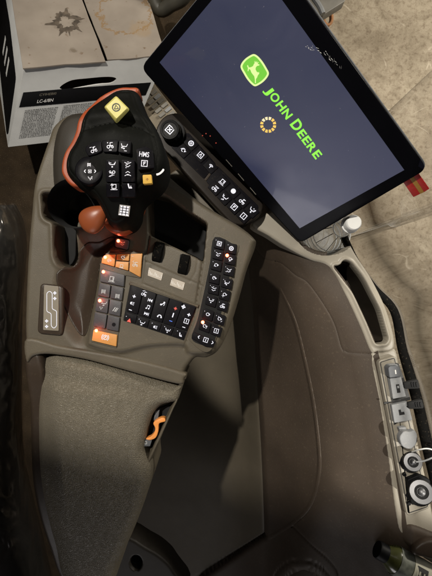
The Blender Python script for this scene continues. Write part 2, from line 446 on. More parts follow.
# ================================================================== SETTING
def structure(o): o['kind'] = 'structure'; return o
def concrete():
    m, N, L, P = nt('dusty concrete')
    tc = N.new('ShaderNodeTexCoord')
    def noi(s, d=8, r=.6, dist=0):
        n = N.new('ShaderNodeTexNoise'); n.inputs['Scale'].default_value = s; n.inputs['Detail'].default_value = d; n.inputs['Roughness'].default_value = r; n.inputs['Distortion'].default_value = dist
        L.new(tc.outputs['Object'], n.inputs['Vector']); return n.outputs['Fac']
    def ramp(x, a, b, ca, cb):
        r = N.new('ShaderNodeValToRGB'); e = r.color_ramp.elements; e[0].position = a; e[0].color = (*ca, 1); e[1].position = b; e[1].color = (*cb, 1); L.new(x, r.inputs['Fac']); return r.outputs['Color']
    def mul(a, b, f=1.0, t='MULTIPLY'):
        x = N.new('ShaderNodeMixRGB'); x.blend_type = t; x.inputs['Fac'].default_value = f; L.new(a, x.inputs['Color1']); L.new(b, x.inputs['Color2']); return x.outputs['Color']
    c = ramp(noi(2.2), .3, .72, (.40, .335, .25), (.50, .43, .33))
    c = mul(c, ramp(noi(7, 9, .7, .8), .36, .6, (.70, .67, .62), (1.06, 1.05, 1.03)))
    c = mul(c, ramp(noi(34, 6, .7), .36, .5, (.66, .62, .58), (1, 1, 1)))
    c = mul(c, ramp(noi(120, 4, .7), .30, .44, (.6, .57, .53), (1, 1, 1)))
    # pale scratches
    w = N.new('ShaderNodeTexVoronoi'); w.feature = 'DISTANCE_TO_EDGE'; w.inputs['Scale'].default_value = 3.2
    dn = N.new('ShaderNodeTexNoise'); dn.inputs['Scale'].default_value = 3; L.new(tc.outputs['Object'], dn.inputs['Vector'])
    ad = N.new('ShaderNodeMixRGB'); ad.blend_type = 'ADD'; ad.inputs['Fac'].default_value = .35; L.new(tc.outputs['Object'], ad.inputs['Color1']); L.new(dn.outputs['Color'], ad.inputs['Color2'])
    L.new(ad.outputs['Color'], w.inputs['Vector'])
    sc = ramp(w.outputs['Distance'], .0, .016, (.3, .28, .24), (0, 0, 0)); gate = ramp(noi(5, 2), .55, .62, (0, 0, 0), (1, 1, 1))
    c = mul(c, mul(sc, gate), .8, 'ADD')
    L.new(c, P.inputs['Base Color']); P.inputs['Roughness'].default_value = .75
    bn = N.new('ShaderNodeBump'); bn.inputs['Strength'].default_value = .5; bn.inputs['Distance'].default_value = .006
    L.new(noi(40, 8, .7), bn.inputs['Height']); L.new(bn.outputs['Normal'], P.inputs['Normal'])
    return m
mb = MB(); zf_ = -2.0
mb.add([(-6, -6, zf_), (6, -6, zf_), (6, 6, zf_), (-6, 6, zf_)], [[0, 1, 2, 3]], concrete())
structure(mb.build('shop_floor'))
mb = MB()
zc = -1.05
slab(mb, [(-160, -160), (262, -160), (262, 60), (262, 700), (-160, 700)], zc, .03, M['cabfloor'], fr=0)
structure(mb.build('cab_floor'))

# ================================================================== CARDBOARD BOX
def boardmat(name, stains):
    m, N, L, P = nt(name)
    tc = N.new('ShaderNodeTexCoord')
    base = N.new('ShaderNodeTexNoise'); base.inputs['Scale'].default_value = 9; base.inputs['Detail'].default_value = 8; L.new(tc.outputs['Object'], base.inputs['Vector'])
    r = N.new('ShaderNodeValToRGB'); e = r.color_ramp.elements; e[0].position = .35; e[0].color = (.235, .198, .162, 1); e[1].position = .7; e[1].color = (.31, .265, .22, 1); L.new(base.outputs['Fac'], r.inputs['Fac'])
    col = r.outputs['Color']
    sp = N.new('ShaderNodeTexNoise'); sp.inputs['Scale'].default_value = 60; sp.inputs['Detail'].default_value = 5; L.new(tc.outputs['Object'], sp.inputs['Vector'])
    rs = N.new('ShaderNodeValToRGB'); e = rs.color_ramp.elements; e[0].position = .66; e[0].color = (0, 0, 0, 1); e[1].position = .74; e[1].color = (1, 1, 1, 1); L.new(sp.outputs['Fac'], rs.inputs['Fac'])
    mx = N.new('ShaderNodeMix'); mx.data_type = 'RGBA'; L.new(rs.outputs['Color'], mx.inputs['Factor']); L.new(col, mx.inputs['A']); mx.inputs['B'].default_value = (.16, .11, .07, 1); col = mx.outputs['Result']
    wn = N.new('ShaderNodeTexNoise'); wn.inputs['Scale'].default_value = 26; wn.inputs['Detail'].default_value = 6; wn.inputs['Roughness'].default_value = .7; L.new(tc.outputs['Object'], wn.inputs['Vector'])
    for (c, rad, wid, amp, color, wob) in stains:
        vs = N.new('ShaderNodeVectorMath'); vs.operation = 'DISTANCE'; L.new(tc.outputs['Object'], vs.inputs[0]); vs.inputs[1].default_value = c
        a = N.new('ShaderNodeMath'); a.operation = 'MULTIPLY_ADD'; L.new(wn.outputs['Fac'], a.inputs[0]); a.inputs[1].default_value = wob; L.new(vs.outputs['Value'], a.inputs[2])
        b = N.new('ShaderNodeMath'); b.operation = 'SUBTRACT'; L.new(a.outputs[0], b.inputs[0]); b.inputs[1].default_value = rad + wob * .5
        ab = N.new('ShaderNodeMath'); ab.operation = 'ABSOLUTE'; L.new(b.outputs[0], ab.inputs[0])
        mr = N.new('ShaderNodeMapRange'); L.new(ab.outputs[0], mr.inputs['Value']); mr.inputs['From Min'].default_value = wid; mr.inputs['From Max'].default_value = wid * .35; mr.inputs['To Max'].default_value = amp
        mx = N.new('ShaderNodeMix'); mx.data_type = 'RGBA'; L.new(mr.outputs['Result'], mx.inputs['Factor']); L.new(col, mx.inputs['A']); mx.inputs['B'].default_value = (*color, 1); col = mx.outputs['Result']
    L.new(col, P.inputs['Base Color']); P.inputs['Roughness'].default_value = .8
    bn = N.new('ShaderNodeBump'); bn.inputs['Strength'].default_value = .35; bn.inputs['Distance'].default_value = .003; L.new(base.outputs['Fac'], bn.inputs['Height']); L.new(bn.outputs['Normal'], P.inputs['Normal'])
    return m

def PD(px, py, d): return W(px, py, H - d)
A = PD(24, 68, 1.2); Bc = PD(166, 56, 1.27); Cc = PD(8, 147, 1.38); Dd = PD(3, -52, 1.36)
ex, ez, ey = Bc - A, Cc - A, Dd - A
nx, ny, nz = ex.normalized(), ey.normalized(), ez.normalized()
box = thing('cardboard_box', 'large stained cardboard box with black printed band and cut hand hole, behind the joystick', 'box', tuple(A + ez + ex * .5))
def boxquad(mb, fr, poly, m, th, ch=.0):
    pass
def BT(u, v, face):           # u,v fractions -> point on a face
    if face == 'front': return A + ex * u + ez * v
    if face == 'top': return A + ex * u + ey * v
    return A + ey * u + ez * v
top_n = ex.cross(ey).normalized();  front_n = ez.cross(ex).normalized(); left_n = ey.cross(ez).normalized()
if top_n.dot(-A) < 0 and top_n.z < 0: top_n = -top_n
ctr = A + ex * .5 + ey * .5 + ez * .5
def outw(n, p): return n if n.dot(p - ctr) > 0 else -n
top_n = outw(top_n, A + ex * .5 + ey * .5); front_n = outw(front_n, A + ex * .5 + ez * .5); left_n = outw(left_n, A + ey * .5 + ez * .5)
# front panel with a real hand hole : ring of quads around the hole outline
mb = MB()
hole = [(.30, .235), (.36, .19), (.47, .185), (.58, .185), (.66, .20), (.69, .235), (.655, .275), (.56, .275), (.42, .295), (.33, .31), (.285, .28)]
holeS = spline([(x, y, 0) for x, y in hole], 4); holeS = [(p[0], p[1]) for p in holeS]
hn = len(holeS); outer = []
hc = (.49, .24)
for p in holeS:
    dx, dy = p[0] - hc[0], p[1] - hc[1]
    ts = []
    if abs(dx) > 1e-9: ts.append(((1 if dx > 0 else 0) - hc[0]) / dx)
    if abs(dy) > 1e-9: ts.append(((1 if dy > 0 else 0) - hc[1]) / dy)
    t = min(ts); outer.append((hc[0] + dx * t, hc[1] + dy * t))
for c in ((0, 0), (1, 0), (1, 1), (0, 1)):
    k = min(range(hn), key=lambda i: math.dist(outer[i], c)); outer[k] = c
rows = [[BT(*p, 'front') for p in outer], [BT(*p, 'front') for p in holeS], [BT(*p, 'front') - front_n * .006 for p in holeS]]
grid(mb, rows, M['white'], True)
fb = mb.build('front_panel', box, ang=20)
mb = MB()
slabT = lambda face, n, off=0.0: (lambda x, y: BT(x, y, face) + n * off)
prism(mb, [(0, 0), (1, 0), (1, 1), (0, 1)], slabT('left', left_n), -left_n, .004, .002, .001, M['white'])
prism(mb, fillet([(.12, .30), (.50, .2), (.95, .2), (.95, .75), (.08, .97), (.05, .9)], .03), slabT('left', left_n, .0012), -left_n, .001, .002, .0004, M['black'])
for k in range(3): prism(mb, rect(.34 + k * .09, .42, .37 + k * .09, .62), slabT('left', left_n, .002), -left_n, .001, .002, .0003, M['white'])
mb.build('side_panel', box)
lid1 = boardmat('stained cardboard with dark splash', [(tuple(A + ex * .355 + ey * .31 - worldloc(box)), .030, .012, .35, (.10, .075, .05), .075), (tuple(A + ex * .36 + ey * .09 - worldloc(box)), .008, .008, .7, (.12, .09, .06), .03)])
lid2 = boardmat('cardboard with brown water stain', [(tuple(A + ex * .80 + ey * .36 - worldloc(box)), .085, .006, .75, (.24, .14, .05), .11), (tuple(A + ex * .95 + ey * .7 - worldloc(box)), .06, .006, .7, (.22, .13, .05), .10), (tuple(A + ex * .88 + ey * .22 - worldloc(box)), .02, .02, .35, (.3, .19, .08), .06)])
for poly, mm, off in (([(-.005, -.01), (.56, -.012), (.50, .5), (.46, 1), (0, 1)], lid1, .006), ([(.575, .0), (1.0, .0), (1.0, 1), (.48, 1), (.515, .5)], lid2, .004)):
    mb = MB()
    poly = [(poly[i][0] * (1 - t) + poly[(i + 1) % 5][0] * t, poly[i][1] * (1 - t) + poly[(i + 1) % 5][1] * t) for i in range(5) for t in (0, .17, .33, .5, .67, .83)]
    poly = [(x + random.uniform(-.0025, .0025), y + random.uniform(-.004, .004)) for x, y in poly]
    prism(mb, poly, slabT('top', top_n, off), -top_n, .005, .003, .001, mm)
    mb.build('lid_flap', box)
mb = MB()   # inner darkness: back, bottom and right walls
for fs in ((A + ex, ey, ez), (A + ey, ex, ez), (A + ez, ex, ey)):
    o_, a_, b_ = fs; mb.add([o_, o_ + a_, o_ + a_ + b_, o_ + b_], [[0, 1, 2, 3]], M['board'])
mb.build('carton_wall', box)
mb = MB()
T = slabT('front', front_n, .0012)
prism(mb, [(.03, .285), (.45, .29), (.97, .31), (.97, .47), (.45, .475), (.022, .465)], T, -front_n, .001, .001, .0003, M['black'])
ban = mb.build('printed_band', box)
mb = MB()
T2 = lambda x, y: BT(.145 + x, .43 - y, 'front') + front_n * .0018
text(mb, 'LC-6/8N', T2, M['mark'], w=.115, h=.04)
T2 = lambda x, y: BT(.15 + x, .345 - y, 'front') + front_n * .0018
text(mb, 'CYIHEBI0', T2, M['plate'], w=.12, h=.028, bold=0)
mb.build('printed_lettering', box, smooth=False)
mb = MB()   # coffee coloured splash on the lid
sc_ = (.355, .31); rng_ = random.Random(11); ri, ro = [], []
for k in range(72):
    a = 2 * math.pi * k / 72; n1 = noise.noise(Vector((math.cos(a) * 1.6, math.sin(a) * 1.6, 2))); n2 = noise.noise(Vector((math.cos(a) * 5, math.sin(a) * 5, 7)))
    spike = .055 * max(0, rng_.random() - .8) / .2
    r0_ = .050 + .03 * n1 + .02 * n2; r1_ = .092 + .035 * n1 + .03 * n2 + spike
    ri.append(BT(sc_[0] + math.cos(a) * r0_, sc_[1] + math.sin(a) * r0_ * .8, 'top') + top_n * .0068); ro.append(BT(sc_[0] + math.cos(a) * r1_, sc_[1] + math.sin(a) * r1_ * .8, 'top') + top_n * .0068)
grid(mb, [ri, ro], mat('dried mud splash', (.095, .074, .055), .85, var=.5, vscale=60), True); mb.build('splash', box, smooth=False)
fpm = mat('grey print', (.16, .16, .155), .6, var=.2)
mb = MB()   # fine print blocks made of tiny dashes
for (u0, v0, w_, rows_) in ((.07, .51, .24, 19), (.35, .50, .24, 18)):
    for r_ in range(rows_):
        x = u0
        while x < u0 + w_:
            l = random.uniform(.002, .012); x2 = min(x + l, u0 + w_)
            v = v0 + r_ * .0205
            vs = [BT(a, b, 'front') + front_n * .001 for a, b in ((x, v), (x2, v), (x2, v + .011), (x, v + .011))]
            mb.add(vs, [[0, 1, 2, 3]], fpm); x = x2 + random.uniform(.001, .006)
mb.build('fine_print', box, smooth=False)

# ribbed mat strip between the box and the monitor
rm = thing('floor_mat', 'ribbed black rubber mat edge showing between the box and the monitor', 'mat', tuple(W(150, 105, -.9)))
mb = MB(); slab(mb, [(128, 84), (150, 78), (190, 130), (175, 150), (150, 132), (140, 108)], -.90, .02, mat('dusty mat', (.20, .17, .125), .85, bump=.8, scale=120, var=.3), fr=2)
mb.build('base', rm)
mb = MB()
for k in range(13):
    x, y = 148 + k * 3.6, 80 + k * 4.3
    for s in range(2):
        ox, oy = x - s * 6.2, y + s * 5.2
        slab(mb, [(ox, oy), (ox + 2.2, oy + 2.4), (ox - 3.0, oy + 6.6), (ox - 5.4, oy + 4.4)], -.893, .008, M['alum'] if s == 0 and k % 3 == 0 else M['conduit'], ch=.3, fr=.5)
mb.build('rib', rm)

# dark hose and pedal bracket behind the monitor
hs = MB()
tube(hs, [W(146, -30, -.75), W(158, 8, -.8), W(172, 4, -.78), W(186, -6, -.75), W(200, -40, -.7)], .022, mat('dull olive hose', (.05, .046, .035), .5, var=.3), n=14)
tag(hs.build('rubber_hose'), 'dull dark hose looping across the gap between box and monitor', 'hose')
st = thing('cab_step', 'grey steel step corner at the top beside the monitor', 'step', tuple(W(322, 0, -1.3)))
mb = MB(); slab(mb, [(285, -60), (355, -60), (345, 1), (323, 15), (300, 12)], -1.3, .05, M['conduit'], ch=1, fr=1); mb.build('tread', st)
mb = MB(); tube(mb, [W(300, -20, -1.27), W(318, 4, -1.27), W(323, 14, -1.27)], .012, M['alum'], n=8); mb.build('edge_rail', st)
mb = MB()
rust = mat('orange rust', (.42, .2, .09), .8, bump=.5, var=.3)
c = W(328, 18, -1.99)
pr_ = []
for k in range(24):
    a = 2 * math.pi * k / 24; pr_.append(c + Vector((math.cos(a) * .026 + .2 * 0, math.sin(a) * .042, 0)))
tube(mb, pr_ + [pr_[0]], .0085, rust, n=8, smooth=0, caps=False)
tag(mb.build('rusty_ring'), 'small rusty orange ring lying on the concrete under the step', 'ring')

# ================================================================== SIDE CONSOLE
side = thing('side_console', 'brown side console with pale rim, long storage pocket and curved seams', 'console', tuple(W(330, 420, -.75)))
curves = [
 [(310, 190, -.10), (318, 240, -.10), (333, 264, -.10), (350, 288, -.10), (368, 325, -.10), (378, 352, -.10), (388, 400, -.10), (397, 450, -.10), (404, 505, -.10), (412, 545, -.10), (440, 640, -.12)],
 [(285, 190, -.115), (292, 240, -.115), (305, 270, -.112), (325, 298, -.112), (344, 333, -.112), (352, 360, -.112), (362, 405, -.112), (370, 452, -.112), (376, 505, -.115), (378, 550, -.12), (380, 640, -.13)],
 [(262, 190, -.16), (270, 240, -.16), (283, 280, -.155), (296, 310, -.155), (308, 345, -.155), (316, 375, -.155), (321, 415, -.155), (325, 460, -.155), (320, 500, -.16), (310, 550, -.18), (300, 640, -.19)],
 [(235, 190, -.27), (246, 240, -.27), (254, 280, -.27), (259, 320, -.27), (262, 350, -.27), (264, 380, -.27), (266, 420, -.27), (267, 460, -.27), (268, 500, -.28), (266, 550, -.30), (262, 640, -.31)],
 [(205, 190, -.36), (214, 240, -.36), (220, 280, -.36), (224, 320, -.36), (226, 350, -.36), (226, 380, -.36), (226, 420, -.36), (224, 460, -.36), (220, 500, -.37), (214, 550, -.38), (208, 640, -.38)],
 [(110, 190, -.42), (110, 240, -.42), (110, 280, -.42), (112, 320, -.42), (114, 350, -.42), (114, 380, -.42), (112, 420, -.42), (108, 460, -.42), (104, 500, -.42), (100, 550, -.42), (90, 640, -.42)]]
def catm(a, n):
    return np.array(spline([tuple(p) for p in a], n, False))
C1 = [catm(c, 40) for c in curves]
G1 = np.array([catm([c[i] for c in C1], 100) for i in range(len(C1[0]))])   # rows along length
X, Y, Z = G1[..., 0], G1[..., 1], G1[..., 2]
seam_a = spline([(255, 243, 0), (268, 258, 0), (283, 262, 0), (297, 274, 0), (311, 284, 0), (333, 318, 0), (342, 346, 0), (346, 350, 0), (352, 352, 0), (374, 353, 0), (380, 352, 0)], 8, False)
seam_b = spline([(283, 288, 0), (297, 320, 0), (307, 360, 0), (315, 400, 0), (320, 440, 0), (321, 470, 0), (314, 500, 0), (298, 520, 0), (272, 536, 0), (268, 536, 0)], 8, False)
seam_c = spline([(250, 250, 0), (256, 300, 0), (259, 350, 0), (262, 400, 0), (265, 450, 0), (267, 500, 0), (268, 536, 0)], 8, False)
seam_d = [(268, 536, 0), (236, 556, 0), (205, 576, 0), (180, 590, 0)]
seam_e = spline([(295, 525, 0), (315, 545, 0), (328, 556, 0), (338, 570, 0), (340, 590, 0)], 6, False)
lowm = ss(258, 268, X + (Y - 350) * 0) * 0
dz = np.zeros(X.shape)
for s, w, dp in ((seam_a, 1.0, .0022), (seam_b, .9, -.0016), (seam_c, 1.9, .006), (seam_d, 1.2, .004), (seam_e, 1.0, .002)):
    dz -= dp * np.exp(-(dist_poly(X, Y, s, False) / w) ** 2)
# the lower panel left of seam c / below seam b lies a step deeper
region = [p[:2] for p in seam_c] + [(268, 536), (205, 576), (150, 640), (0, 640), (0, 150), (245, 150)]
dz -= .012 * ss(-1.2, 1.2, sd(X, Y, region))
region2 = [p[:2] for p in seam_b[:-1]] + [(268, 540), (180, 600), (180, 660), (520, 660), (520, 180), (283, 200)]
# cup ring moulding
rr = np.hypot(X - 304, Y - 590)
dz -= .003 * (np.exp(-((rr - 24) / 1.0) ** 2) + np.exp(-((rr - 31) / .9) ** 2)) + .02 * ss(23, 18, rr) 
dz -= .22 * ss(1.06, .98, np.hypot((X - 327) / 29, (Y - 232) / 22))
k = (H - Z) / F
V = np.stack([(X - 216) * k, (288 - Y) * k, Z + dz], -1)
mb = MB(); rows = [[Vector(p) for p in r] for r in V]
grid(mb, [list(reversed(r)) for r in rows], M['side'])
wi = mb.mi(M['well'])
inreg = inside(X, Y, region)
nr, nc = X.shape
for i in range(nr - 1):
    for j in range(nc - 1):
        if inreg[i, nc - 1 - j] and inreg[i + 1, nc - 2 - j]: mb.m[i * (nc - 1) + j] = wi
sp = mb.build('side_panel', side, ang=80)
so = sp.modifiers.new('t', 'SOLIDIFY'); so.thickness = .006; so.offset = -1

pocket = fillet([(334, 266, 4), (341, 266, 3), (345, 260, 3), (351, 262, 5), (364, 279), (380, 310), (388, 339, 3), (386, 343, 2), (377, 344, 3), (368, 322), (354, 292)], 6, 5)
rim_poly = spline([(252, 222, 0), (270, 236, 0), (292, 250, 0), (312, 260, 0), (330, 267, 0), (346, 294, 0), (362, 328, 0), (372, 352, 0), (378, 353, 0), (396, 348, 0), (389, 313, 0), (373, 279, 0), (358, 256, 0), (346, 236, 0), (330, 220, 0), (290, 205, 0)], 5)
rim_poly = [p[:2] for p in rim_poly]
def hrim(X, Y):
    z = np.full(X.shape, -.094)
    z -= .10 * ss(-1.0, 1.4, sd(X, Y, pocket))
    z += .0025 * np.exp(-((dist_poly(X, Y, pocket) - 2.2) / 1.6) ** 2)
    # bottle hollow
    return z - .22 * ss(1.05, .98, np.hypot((X - 327) / 29, (Y - 232) / 22))
ro_ = field('rim', side, rim_poly, hrim, -.09, .03, M['rim'], 3, .004, .8)
pi_ = offset(pocket, 1.5); k9 = (H + .09) / F
mb = MB(); grid(mb, [[Vector(((x - 216) * k9, (288 - y) * k9, z)) for x, y in pi_] for z in (-.103, -.14, -.176)], mat('dark brown pocket lining', (.035, .027, .019), .7, spec=.2, bump=.4, scale=600), True)
mb.build('pocket_lining', side)
mb = MB(); slab(mb, offset(pocket, .2), -.165, .01, M['side'], fr=0, ch=.2); mb.build('pocket_floor', side)
# rim continuation below the pocket, round the outlet panel
low_poly = [p[:2] for p in spline([(372, 355, 0), (384, 353, 0), (397, 350, 0), (402, 372, 0), (410, 400, 0), (419, 440, 0), (428, 480, 0), (438, 530, 0), (450, 570, 0), (425, 560, 0), (404, 538, 0), (398, 515, 0), (390, 460, 0), (381, 405, 0)], 6)]
def hlow(X, Y): return np.full(X.shape, -.096)
field('rim_lower', side, low_poly, hlow, -.09, .03, M['rim'], 2.5, .003, 1.0)
# dark moulded cup recess, lower right
cup_poly = [p[:2] for p in spline([(399, 528, 0), (412, 526, 0), (432, 533, 0), (450, 542, 0), (450, 566, 0), (430, 557, 0), (412, 550, 0), (400, 544, 0), (388, 541, 0), (390, 534, 0)], 6)]
field('cup_holder', side, cup_poly, lambda X, Y: np.full(X.shape, -.088) - .0012 * np.clip(412 - X, 0, 60), -.09, .04, M['side'], 6, .010, 1.0)
lidm = MB(); slab(lidm, [(414, 549), (424, 541), (450, 540), (450, 566), (430, 560), (413, 556)], -.078, .012, M['palm'], ch=3, fr=6, chm=.006)
lidm.build('cup_holder_lid', side)

# outlet panel -------------------------------------------------
OP = thing('outlet_panel', 'pale rounded socket panel with grey USB plates and round sockets on the side console', 'socket panel', tuple(W(400, 435, -.1)))
zo = -.086
def zop(x, y): return zo
mb = MB()
outl = fillet([(378, 361), (396, 355.5), (430.5, 508), (407, 516)], 4, 6)
slab(mb, outl, zo, .012, M['rim'], ch=.8, fr=0)
slab(mb, offset(outl, 1.7), zo + .0008, .004, M['dkprint'], ch=.2, fr=0, chm=.0002)
slab(mb, offset(outl, 2.5), zo + .0016, .004, M['rim'], ch=.5, fr=0)
mb.build('faceplate', OP)
zt = zo + .0015
mb = MB()
slab(mb, [(385.5, 369), (391, 364), (398.5, 363), (402.5, 374), (411, 400), (393, 403.5), (391, 400)], zt + .0006, .003, M['dkprint'], ch=.3, fr=1.5)
mb.build('socket_recess', OP)
us = MB(); slab(us, [(389.8, 378), (401, 376.3), (406.2, 396.5), (393, 399)], zt + .010, .010, M['alum'], ch=.5, fr=.8)
for q in ([(396, 384.5), (399.2, 384.2), (400.6, 392.5), (397.4, 393)],): slab(us, q, zt + .0106, .002, M['matte'], ch=.1, fr=0)
slab(us, [(397.2, 386), (398.8, 385.9), (399.2, 388), (397.5, 388.4)], zt + .0109, .001, M['alum'], ch=.1, fr=0)
us.build('usb_socket', OP)
ad = MB(); slab(ad, [(388.2, 368.5), (390, 366.2), (397.2, 365.5), (399.6, 368), (401.2, 376.5), (389.6, 378)], zt + .016, .016, M['dgrey'], ch=.8, fr=1.2)
slab(ad, [(394.8, 370), (396, 369.9), (396.6, 374), (395.4, 374.2)], zt + .0164, .001, M['mark'], ch=.1, fr=0)
slab(ad, [(388.5, 366), (390, 364.6), (396.8, 364.2), (398.4, 366), (397.2, 366.6), (390, 367.2)], zt + .010, .01, M['alum'], ch=.4, fr=.6)
tag(ad.build('usb_adapter'), 'small slate grey adapter plugged into the upper USB socket', 'adapter')
us = MB(); slab(us, [(391.5, 405), (408, 402), (412.5, 420), (394.5, 423)], zt + .008, .008, M['alum'], ch=.5, fr=.8)
slab(us, [(398.6, 410), (400.8, 409.6), (401.4, 412.2), (404.2, 411.8), (404.8, 414.4), (399.6, 415.4)], zt + .0086, .001, M['matte'], ch=.1, fr=0)
us.build('usb_socket', OP)
mb = MB(); slab(mb, [(390.6, 403.6), (393, 402.8), (396.5, 424), (394, 425)], zt + .0006, .002, M['dkprint'], ch=.1, fr=0)
slab(mb, [(384, 402.5), (409, 398.7), (409.4, 400), (384.4, 404)], zt + .0004, .002, M['dkprint'], ch=.1, fr=0)
mb.build('panel_gap', OP)
for (x, y) in ((404, 385), (408, 405)):
    fl_ = MB()
    slab(fl_, [(x, y - 2), (x + 6, y - 3.6), (x + 14, y - 5.6), (x + 16, y + 1.5), (x + 15.4, y + 3.5), (x + 7, y + 4), (x + 1, y + 4)], zt + .013, .006, M['matte'], ch=.7, fr=1.2)
    for k in range(3): slab(fl_, [(x + 7 + k * 2.4, y - 2.5), (x + 8.2 + k * 2.4, y - 2.8), (x + 9.0 + k * 2.4, y + 2), (x + 7.8 + k * 2.4, y + 2.3)], zt + .0144, .003, M['black'], ch=.2, fr=.3)
    tube(fl_, [W(x - 1, y + 1, zt + .006), W(x + 2, y + 2, zt + .012)], .002, M['black'], n=8)
    fl_.build('socket_flap', OP)
# grey hinged cap
cp = MB(); slab(cp, [(399, 437, 4), (404, 431), (410, 432), (415, 430), (417.5, 435), (416.5, 444), (411, 450, 5), (402, 447, 4)], zt + .022, .010, M['alum'], ch=1.0, fr=2.2)
lathe(cp, [(0, 0), (.011, 0), (.012, .004), (.012, .014)], W(405, 436, zt), (0, 0, 1), M['black'], 24)
slab(cp, [(399, 428), (406, 427), (408, 433), (401, 434)], zt + .014, .008, M['alum'], ch=.4, fr=.8)
cp.build('socket_cap', OP)
# round sockets
def rsock(cx, cy, r, hgt, nm, sq=False):
    b_ = MB(); c_ = W(cx - 3, cy - 1, zt); tip = W(cx, cy, zt + hgt); ax = (tip - c_).normalized(); L_ = (tip - c_).length
    if sq:
        k = 416 / (H - zt)
        slab(b_, [(cx - 14, cy - 12), (cx - 2, cy - 17), (cx + 9, cy - 12), (cx + 10, cy + 6), (cx + 5, cy + 12), (cx - 10, cy + 13)], zt + .009, .009, M['black'], ch=.8, fr=2)
    lathe(b_, [(r * 1.25, 0), (r * 1.3, .003), (r * 1.02, .006), (r * .98, L_ - .003)], c_, ax, M['black'], 28)
    b_.build(nm + '_socket', OP)
    p_ = MB()
    lathe(p_, [(r * 1.0, L_ - .004), (r * 1.06, L_ - .002), (r * 1.0, L_), (r * .62, L_ + .0005), (r * .60, L_ - .002), (r * .34, L_ - .002), (r * .30, L_ + .004), (r * .12, L_ + .006), (0, L_ + .006)], c_, ax, M['metal'], 32)
    p_.build('chrome_cap', OP)
    q_ = MB(); lathe(q_, [(r * .6, L_ - .0016), (r * .36, L_ - .0016)], c_, ax, M['black'], 24); q_.build('cap_recess', OP)
    return tip
t1 = rsock(413, 462, .0125, .024, 'round')
t2 = rsock(421.5, 492, .0160, .028, 'large_round', True)
wr = MB(); tube(wr, [W(412, 452, zt + .004), W(420, 449.5, zt + .02), W(430, 449, zt + .02), W(446, 455, zt)], .0011, M['plasticwhite'], n=8)
tube(wr, [t1, W(424, 461, zt + .026), W(434, 457, zt + .02), W(446, 452, zt)], .0013, M['alum'], n=8)
wr.build('tether', OP)
for (x, y) in ((412, 453), (404, 474), (419, 480), (408.5, 503)):
    s_ = MB(); lathe(s_, [(0, .003), (.0025, .003), (.0032, 0)], W(x, y, zt), (0, 0, 1), M['black'], 12); s_.build('screw', OP)

# door seal and glass ---------------------------------------------------
ds = thing('door_seal', 'black rubber door seal with ribbed brown edge along the glass', 'seal', tuple(W(405, 400, -.13)))
mb = MB()
sealc = [(344, 236), (357, 264), (374, 288), (394, 311), (402, 348), (409, 372), (417, 400), (426, 440), (435.5, 480), (446, 530), (458, 580)]
tube(mb, [W(x, y, -.118) for x, y in sealc], [.005, .006, .008, .009, .009], M['rubber'], n=14)
mb.build('rubber_bead', ds)
mb = MB()
rl = spline([W(x + min(7.5, 1.2 * i), y - min(1.5, .3 * i), -.125) for i, (x, y) in enumerate(sealc)], 26, False)
rows = []
for i, p in enumerate(rl):
    p = Vector(p); q = Vector(rl[min(i + 1, len(rl) - 1)]) - Vector(rl[max(i - 1, 0)]); nrm = Vector((q.y, -q.x, 0)).normalized(); 
    if nrm.x < 0: nrm = -nrm
    b = .0016 * (i % 2)
    rows.append([p + nrm * a + Vector((0, 0, c + b)) for a, c in ((-.006, -.006), (-.004, .002), (0, .004), (.004, .001), (.006, -.008))])
grid(mb, rows, M['rib']); mb.build('ribbed_trim', ds, ang=80)

# ================================================================== ARMREST CONSOLE
arm = thing('armrest_console', 'olive grey armrest console carrying the joystick, with backlit keypads and grained arm pad', 'armrest console', tuple(W(110, 330, -.3)))
def SP(p, n=6): return [q[:2] for q in spline([(a, b, 0) for a, b in p], n)]
slot = fillet([(42, 193), (80, 193), (80, 219, 5), (76, 222, 4), (75, 258, 9), (70, 266, 8), (60, 266, 8), (55, 258, 8), (54, 222, 4), (44, 218, 5)], 4, 5)
deck_poly = SP([(46, 142), (50, 124), (62, 112), (80, 108), (100, 112), (130, 135), (152, 160), (176, 182), (205, 205), (240, 226), (254, 238), (256, 246), (247, 270), (240, 296), (230, 328), (219, 350), (207, 358), (196, 358), (190, 364), (184, 374), (184, 381), (160, 377), (120, 364), (80, 355), (45, 352), (27, 352), (24, 330), (25, 290), (27, 250), (30, 215), (34, 180)], 5)
valley = SP([(66, 262), (84, 240), (100, 238), (112, 233), (118, 240), (106, 252), (100, 264), (97, 285), (92, 310), (88, 328), (82, 340), (74, 334), (58, 308), (60, 285)], 5)
tray = fillet([(149, 192), (166, 196), (190, 213), (207, 224), (203, 262), (198, 258), (150, 235)], 3, 4)
platform = SP([(118, 236), (150, 180), (170, 185), (250, 235), (252, 247), (236, 300), (220, 340), (210, 352), (190, 353), (182, 345), (150, 346), (118, 352), (92, 346), (88, 338), (94, 300), (100, 265), (108, 250)], 5)
def hdeck(X, Y):
    z = np.zeros(X.shape)
    z = z + .006 * ss(-3, 3, sd(X, Y, platform))
    z -= .018 * ss(-10, 16, sd(X, Y, valley))
    z -= .045 * ss(-1.0, 1.6, sd(X, Y, slot))
    z += .0015 * np.exp(-((dist_poly(X, Y, slot) - 3) / 2) ** 2)
    z -= .05 * ss(-.8, 1.2, sd(X, Y, tray))
    z -= .010 * ss(150, 110, Y)          # front of the deck falls away behind the joystick
    z -= .010 * ss(342, 350, Y - (X - 60) * .16) * (X < 150) * 0
    return z
